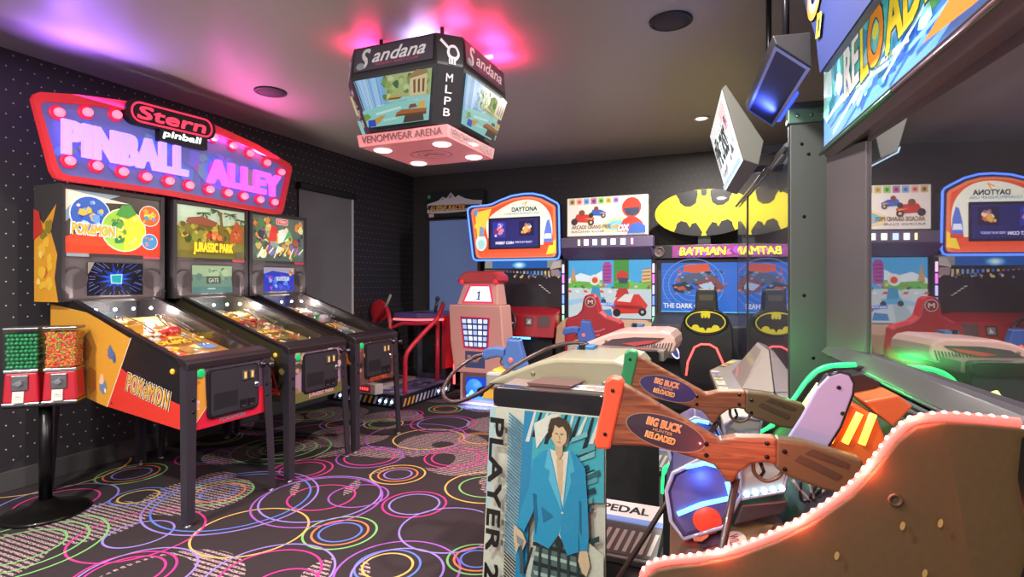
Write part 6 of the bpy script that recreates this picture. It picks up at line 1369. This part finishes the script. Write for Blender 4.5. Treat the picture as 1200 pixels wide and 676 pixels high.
# seat: high back with head rest, bat oval, red light loop
sp = [(-.50, .40), (-.52, .80), (-.50, .98), (-.46, 1.07), (-.385, 1.12), (-.375, 1.28), (-.355, 1.30), (-.225, 1.30), (-.205, 1.28), (-.195, 1.12), (-.12, 1.07), (-.08, .98), (-.07, .80), (-.09, .40)]
b = MB(); b.py(sp, 5.02, 5.12); st = b.build('seat_back', M('seat_black', '#201e22', .45, coat=.2), t, bevel=.025, seg=3)
a = Art(); bat_art(a, 0, 0, .165, .095, '#e8dc2a', '#1c1a1e'); a.disc(0, 0, .0, '#000000', 6) if False else None
a.build('seat_emblem', PRINT('emblem_print', .12, .4), st, (-.295, 5.02, 1.015), (1, 0, 0), (0, 0, 1), .003)
b = MB(); b.tube([(-.295 + .178 * cos(2 * pi * k / 36), 5.012, 1.015 + .107 * sin(2 * pi * k / 36)) for k in range(36)], .009, 6, True); b.build('emblem_rim', M('rim_black', '#161518', .3), st)
b = MB(); b.hexa([(-.345, 5.015, 1.20), (-.235, 5.015, 1.20), (-.235, 5.03, 1.20), (-.345, 5.03, 1.20)], [(-.35, 5.015, 1.25), (-.23, 5.015, 1.25), (-.23, 5.03, 1.25), (-.35, 5.03, 1.25)]); b.build('headrest_strap', M('strap_olive', '#5a5840', .6), st)
b = MB(); b.box(-.48, -.1, 5.1, 5.66, .0, .42); b.build('seat_base', M('seat_black', '#201e22'), t, bevel=.03)
hx = [(-.455, .54), (-.44, .66), (-.385, .79), (-.33, .82), (-.26, .82), (-.205, .79), (-.15, .66), (-.135, .54)]
b = MB(); b.tube([(x, 5.005, z) for x, z in hx], .009, 8); b.build('red_light_loop', E('led_red', '#ff5a50'), st)
for s_ in (-1, 1):
    pt = smooth_path([(-.305 + s_ * .335, 5.2, .90), (-.305 + s_ * .33, 5.2, .80), (-.305 + s_ * .29, 5.2, .70), (-.305 + s_ * .25, 5.2, .66), (-.305 + s_ * .225, 5.2, .68), (-.305 + s_ * .245, 5.2, .74), (-.305 + s_ * .30, 5.2, .82)], 5, True)
    if s_ < 0:
        b = MB(); b.tube(pt, .006, 6, True); fl = b.build('fin_light', E('fin_lavender', '#d8c8ff', 2.0), t)
        b = MB(); b.py([(p[0], p[2]) for p in pt], 5.203, 5.215); b.build('fin_panel', M('fin_blue', '#4a568c', .4), fl)

# ---- ski game in the corner
t = thing('ski_game', 'ski racing game in the corner with red handle frames and striped footplate platform', 'arcade machine', (-3.8, 5.5, 0))
b = MB(); b.pz([(-4.34, 4.98), (-3.33, 4.88), (-3.30, 5.98), (-4.34, 6.0)], .0, .14); pl = b.build('platform', M('platform_black', '#1c1b1e'), t, bevel=.008)
a = Art(); rg = random.Random(81); a.poly([(-4.30, 5.02), (-3.36, 4.93), (-3.33, 5.95), (-4.30, 5.96)], '#8a80b4')
a.blobs(-4.3, -3.36, 5.0, 5.95, 46, ['#a8a0d8', '#7068a0', '#c8c4e8', '#5a5488', '#b8a8d8', '#8c88b8'], .05, .14, rg); a.build('snow_graphic', INK, pl, (0, 0, .14), (1, 0, 0), (0, 1, 0), .001)
for (p0, p1, n_) in (((-3.33, 4.88), (-3.30, 5.98), 13), ((-4.34, 4.98), (-3.33, 4.88), 12)):
    P0 = Vector((*p0, .02)); P1 = Vector((*p1, .02)); u = (P1 - P0).normalized(); a = Art(); L_ = (P1 - P0).length; a.rect(.01, L_ - .01, 0, .10, '#232228')
    for k in range(n_): x = .02 + (L_ - .12) * k / n_; a.poly([(x, .01), (x + .035, .01), (x + .075, .09), (x + .04, .09)], '#e8a04a' if (k < 3 and n_ == 13) or n_ == 12 and k > 5 and k < 8 else '#c8c0d8')
    a.build('hazard_stripe', PRINT('stripe_print', .08, .4), pl, P0, u, EZ, .002)
    for k in ((8, 9, 10) if n_ == 13 else (1, 2, 4, 8, 9, 10)):
        c = P0 + u * (L_ * (k + .5) / n_) + EZ * .05; b = MB(); b.ball(tuple(c + u.cross(EZ) * .006), .016, 8); b.build('platform_light', E('led_blue_white', '#a8dcff'), pl)
b = MB(); b.hexa([(-4.20, 5.12, .15), (-3.72, 5.06, .15), (-3.72, 5.75, .15), (-4.20, 5.8, .15)], [(-4.20, 5.12, .19), (-3.72, 5.06, .19), (-3.72, 5.75, .19), (-4.20, 5.8, .19)]); b.mat(1); b.hexa([(-4.12, 5.2, .191), (-3.80, 5.16, .191), (-3.80, 5.66, .191), (-4.12, 5.7, .191)], [(-4.12, 5.2, .194), (-3.80, 5.16, .194), (-3.80, 5.66, .194), (-4.12, 5.7, .194)])
b.build('footplate', [M('footplate_cream', '#c4b8b0', .4), M('footplate_dark', '#4a4450', .5)], t, bevel=.006)
b = MB(); b.hexa([(-3.93, 4.80, .16), (-3.58, 4.76, .16), (-3.55, 4.86, .16), (-3.90, 4.90, .16)], [(-3.93, 4.80, .27), (-3.58, 4.76, .27), (-3.55, 4.86, .27), (-3.90, 4.90, .27)]); lb = b.build('display_box', M('box_cream', '#d0c4bc', .4), t, bevel=.006)
u = Vector((.35, -.04, 0)).normalized(); a = Art(); a.rect(.03, .29, .02, .09, '#5a1018')
for k in range(6): a.poly([(.05 + .036 * k, .04), (.075 + .036 * k, .04), (.082 + .036 * k, .055), (.075 + .036 * k, .072), (.05 + .036 * k, .072), (.058 + .036 * k, .055)], '#ff5a5a')
a.build('red_display', PRINT('red_led_display', 1.4, .3), lb, (-3.93, 4.80, .16), u, EZ, .003)
FR = M('frame_red', '#d0283a', .35, coat=.4)
b = MB(); b.tube(smooth_path([(-3.38, 5.02, .14), (-3.38, 5.02, .40), (-3.37, 5.04, .58), (-3.27, 5.2, .78), (-3.17, 5.35, .95), (-3.19, 5.5, 1.08), (-3.30, 5.7, 1.10)], 5), .026, 10); hr = b.build('handle_frame', FR, t)
b = MB(); b.tube(smooth_path([(-3.89, 5.5, .14), (-3.90, 5.5, .60), (-3.93, 5.52, .84), (-3.98, 5.55, .98), (-4.05, 5.58, 1.04), (-4.2, 5.62, .92), (-4.28, 5.66, .84)], 5), .026, 10); hl = b.build('handle_frame', FR, t)
b = MB(); b.tube([(-4.04, 5.57, 1.03), (-3.95, 5.56, 1.20)], .017, 10); b.build('grip', M('grip_grey', '#a8a8a4', .5), hl)
b = MB(); b.tube([(-3.93, 5.52, .80), (-3.86, 5.46, .72)], .016, 8); b.build('grip_light', E('grip_red_light', '#ff6a70', 1.4), hl)
b = MB(); b.tube(smooth_path([(-3.92, 5.55, .80), (-3.80, 5.58, .85), (-3.62, 5.6, .85), (-3.3, 5.62, .87)], 4), .02, 8); b.build('cross_bar', FR, t)
b = MB(); b.py(circ(-4.25, .99, .13, 20, .14), 5.72, 5.76); b.build('side_pad', M('pad_red', '#c8202f', .5), t, bevel=.012)
b = MB(); b.tube([(-3.44, 5.80, .14), (-3.43, 5.80, .90)], .028, 10); b.build('rear_post', FR, t)
b = MB(); b.pz([(-3.95, 5.62), (-3.60, 5.60), (-3.36, 5.78), (-3.30, 6.25), (-3.92, 6.25)], .87, .98); cn = b.build('console', M('console_violet', '#5a4c88', .35), t, bevel=.015)
b = MB(); b.tube([(-3.955, 5.62, .90), (-3.60, 5.595, .90), (-3.35, 5.775, .90), (-3.29, 6.2, .93)], .012, 8); b.build('edge_light', E('led_coral', '#ff5a5a', 3.0), cn)
a = Art(); a.blobs(.02, .6, .05, .55, 12, ['#8a7ab0', '#b08ac0', '#4a3c78', '#c8b0d0'], .03, .08, rg); a.disc(.33, .28, .035, '#2cd05a', 14); a.build('console_graphic', INK, cn, (-3.93, 5.66, .98), (1, 0, 0), (0, 1, 0), .002)
b = MB(); b.cyl((-3.5, 5.85, .98), (-3.47, 5.86, 1.14), .02, 10); b.ball((-3.47, 5.86, 1.15), .03, 10); b.build('lever', M('lever_dark', '#3a3238', .4), cn)
b = MB(); b.box(-3.85, -3.44, 6.0, 6.25, .0, .87); b.mat(1); b.box(-3.78, -3.50, 5.995, 6.0, .2, .8); cb = b.build('cabinet_stem', [M('stem_grey', '#4a4c5c', .5), M('stem_door', '#1a191c', .5)], t, bevel=.005)
for z in (.30, .56):
    b = MB(); b.lathe([(.012, -.004), (.008, -.012), (.001, -.012)], (-3.58, 5.995, z), 12, 'y'); b.build('door_lock', STEEL, cb)
b = MB(); b.hexa([(-3.38, 5.82, .30), (-3.34, 5.82, .30), (-3.30, 6.2, .30), (-3.34, 6.2, .30)], [(-3.36, 5.78, .95), (-3.32, 5.78, .95), (-3.28, 6.2, .95), (-3.32, 6.2, .95)]); b.build('side_wing', M('pad_red', '#c8202f'), t)
MB().tube([(-3.27, 5.92, .10), (-3.27, 5.92, .34), (-3.24, 5.98, .44)], .014, 8).build('side_light', MATS['led_coral'], t)
b = MB(); b.box(-4.02, -3.20, 6.50, 6.74, .0, 2.22); b.build('screen_cabinet', M('cabinet_grey_black', '#35343a', .5), t, bevel=.006)
MB().box(-3.97, -3.24, 6.492, 6.50, .70, 2.19).build('screen', E('ski_screen', '#5f719c', .45), t)
b = MB(); b.box(-4.12, -3.22, 6.64, 6.70, 2.25, 2.60); hd = b.build('header_board', M('header_black', '#2a282c', .5), t, bevel=.004)
a = Art(); a.poly([(.02, .20), (.12, .22), (.20, .24), (.27, .29), (.33, .265), (.40, .345), (.47, .27), (.52, .30), (.62, .25), (.75, .22), (.88, .21), (.87, .10), (.6, .07), (.3, .06), (.02, .07)], '#c8bcc4'); a.poly([(.36, .28), (.40, .33), (.43, .27), (.40, .28), (.385, .25)], '#8c8498'); a.poly([(.24, .25), (.27, .28), (.30, .25)], '#948c9c'); a.poly([(.02, .12), (.86, .11), (.84, .16), (.04, .18)], '#3a3038')
a.text('ALPINE RACER', .06, .10, .56, .07, '#e0a04a', .04, .2, out='#3a2a24', outw=.006); a.rect(.05, .13, .012, .06, '#d8b0b4'); a.disc(.05, .30, .03, '#4a8a5c', 12)
a.build('header_graphic', PRINT('header_print', .12, .4), hd, (-4.12, 6.64, 2.25), (1, 0, 0), (0, 0, 1), .002)

# ---- pink number tower
t = thing('prize_tower', 'pink and white tower cabinet with red dome top and lit number 1 sign', 'arcade machine', (-2.65, 5.6, 0))
PK = M('tower_pink', '#e2a79c', .4, coat=.2)
b = MB(); b.py([(-2.90, .0), (-2.36, .0), (-2.36, .37), (-2.90, .37)], 5.38, 5.62); b.build('base', PK, t, bevel=.012)
b = MB(); b.py([(-2.95, .36), (-2.36, .36), (-2.345, .60), (-2.385, 1.105), (-3.02, 1.105), (-3.0, .70)], 5.34, 5.62); b.build('body', PK, t, bevel=.015)
b = MB(); b.hexa([(-2.93, 5.36, 1.105), (-2.43, 5.36, 1.105), (-2.43, 5.62, 1.105), (-2.93, 5.62, 1.105)], [(-2.87, 5.44, 1.37), (-2.47, 5.44, 1.37), (-2.47, 5.62, 1.37), (-2.87, 5.62, 1.37)]); hd = b.build('head', PK, t, bevel=.012)
b = MB(); b.py([(-2.92, 1.345), (-2.44, 1.345), (-2.425, 1.37), (-2.44, 1.43), (-2.50, 1.475), (-2.82, 1.475), (-2.90, 1.43), (-2.935, 1.37)], 5.38, 5.66); b.build('dome_top', M('dome_red', '#c21f2c', .3, coat=.6), t, bevel=.03, seg=3)
for x in (-2.88, -2.47):
    b = MB(); b.ball((x, 5.40, 1.36), .035, 12); b.build('dome_lamp', E('dome_lamp_red', '#e03040', .5), hd)
v = Vector((0, .08, .265)).normalized()
a = Art(); a.poly([(.06, .02), (.44, .02), (.42, .10), (.38, .23), (.12, .23), (.08, .10)], '#c22a4a'); a.poly([(.085, .04), (.415, .04), (.395, .10), (.36, .21), (.14, .21), (.105, .10)], '#f2f4ff'); a.poly([(.225, .055), (.28, .055), (.28, .068), (.264, .068), (.264, .155), (.247, .155), (.222, .138), (.222, .124), (.243, .132), (.243, .068), (.225, .068)], '#2f3a60'); a.text('PLAY', .20, .165, .10, .024, '#8a94c0', .03); a.build('number_sign', PRINT('lit_number', 1.2, .3), hd, (-2.92, 5.36, 1.105), (1, 0, 0), v, .006)
a = Art(); a.poly([(-2.875, .98), (-2.51, .97), (-2.53, .62), (-2.83, .63)], '#b01c3c'); a.poly([(-2.86, .965), (-2.525, .957), (-2.545, .637), (-2.815, .645)], '#2a2a4a')
for i in range(5):
    for j in range(5):
        u0 = (i + .12) / 5; u1 = (i + .86) / 5; w0 = (j + .14) / 5; w1 = (j + .84) / 5
        Q = lambda u, w: (-2.815 - .045 * w + (u * (.27 + .065 * w)), .645 + w * .315)
        a.poly([Q(u0, w0), Q(u1, w0), Q(u1, w1), Q(u0, w1)], ['#b8ccf4', '#e8f0ff', '#98b0e8', '#d0dcf8'][(i * 3 + j * 2) % 4])
a.build('number_board', PRINT('lit_board', 1.0, .3), t, (0, 5.34, 0), (1, 0, 0), (0, 0, 1), .004)
a = Art(); a.rect(-2.81, -2.57, .42, .60, '#4a5a86'); a.blobs(-2.8, -2.58, .43, .59, 10, ['#6a7ab0', '#b8786a', '#3a4870', '#d88a7a'], .02, .05, rg); a.line([(-2.78, .55), (-2.69, .49), (-2.60, .55)], .018, '#e0a090'); a.build('lower_graphic', INK, t, (0, 5.34, 0), (1, 0, 0), (0, 0, 1), .004)
b = MB(); b.py(rrect(-2.86, -2.45, .035, .345, .02), 5.372, 5.384); b.mat(1); b.py(rrect(-2.82, -2.49, .065, .315, .015), 5.366, 5.373); wn = b.build('prize_window', [M('window_frame_brown', '#8a5a50', .4), E('window_blue', '#1c4ab8', .55)], t)
b = MB(); b.lathe([(.09, -.06), (.10, -.03), (.09, .0)], (-2.70, 5.366, .20), 20, 'y'); b.build('bubble', E('bubble_blue', '#3a8cf0', .7), wn)
b = MB(); b.lathe([(.001, -.07), (.05, -.07), (.055, -.02)], (-2.60, 5.366, .17), 18, 'y'); b.build('chute', M('chute_black', '#14141c', .4), wn)
b = MB(); b.tube([(-2.78, 5.34, .10), (-2.70, 5.31, .17)], .022, 8); b.build('tube_light', E('tube_cyan', '#8ae0ff', 1.6), wn)
lamp('floor_glow', 'AREA', (-2.63, 5.28, .07), 2.2, (.15, .35, 1), .3, (radians(40), 0, 0), t, .06)
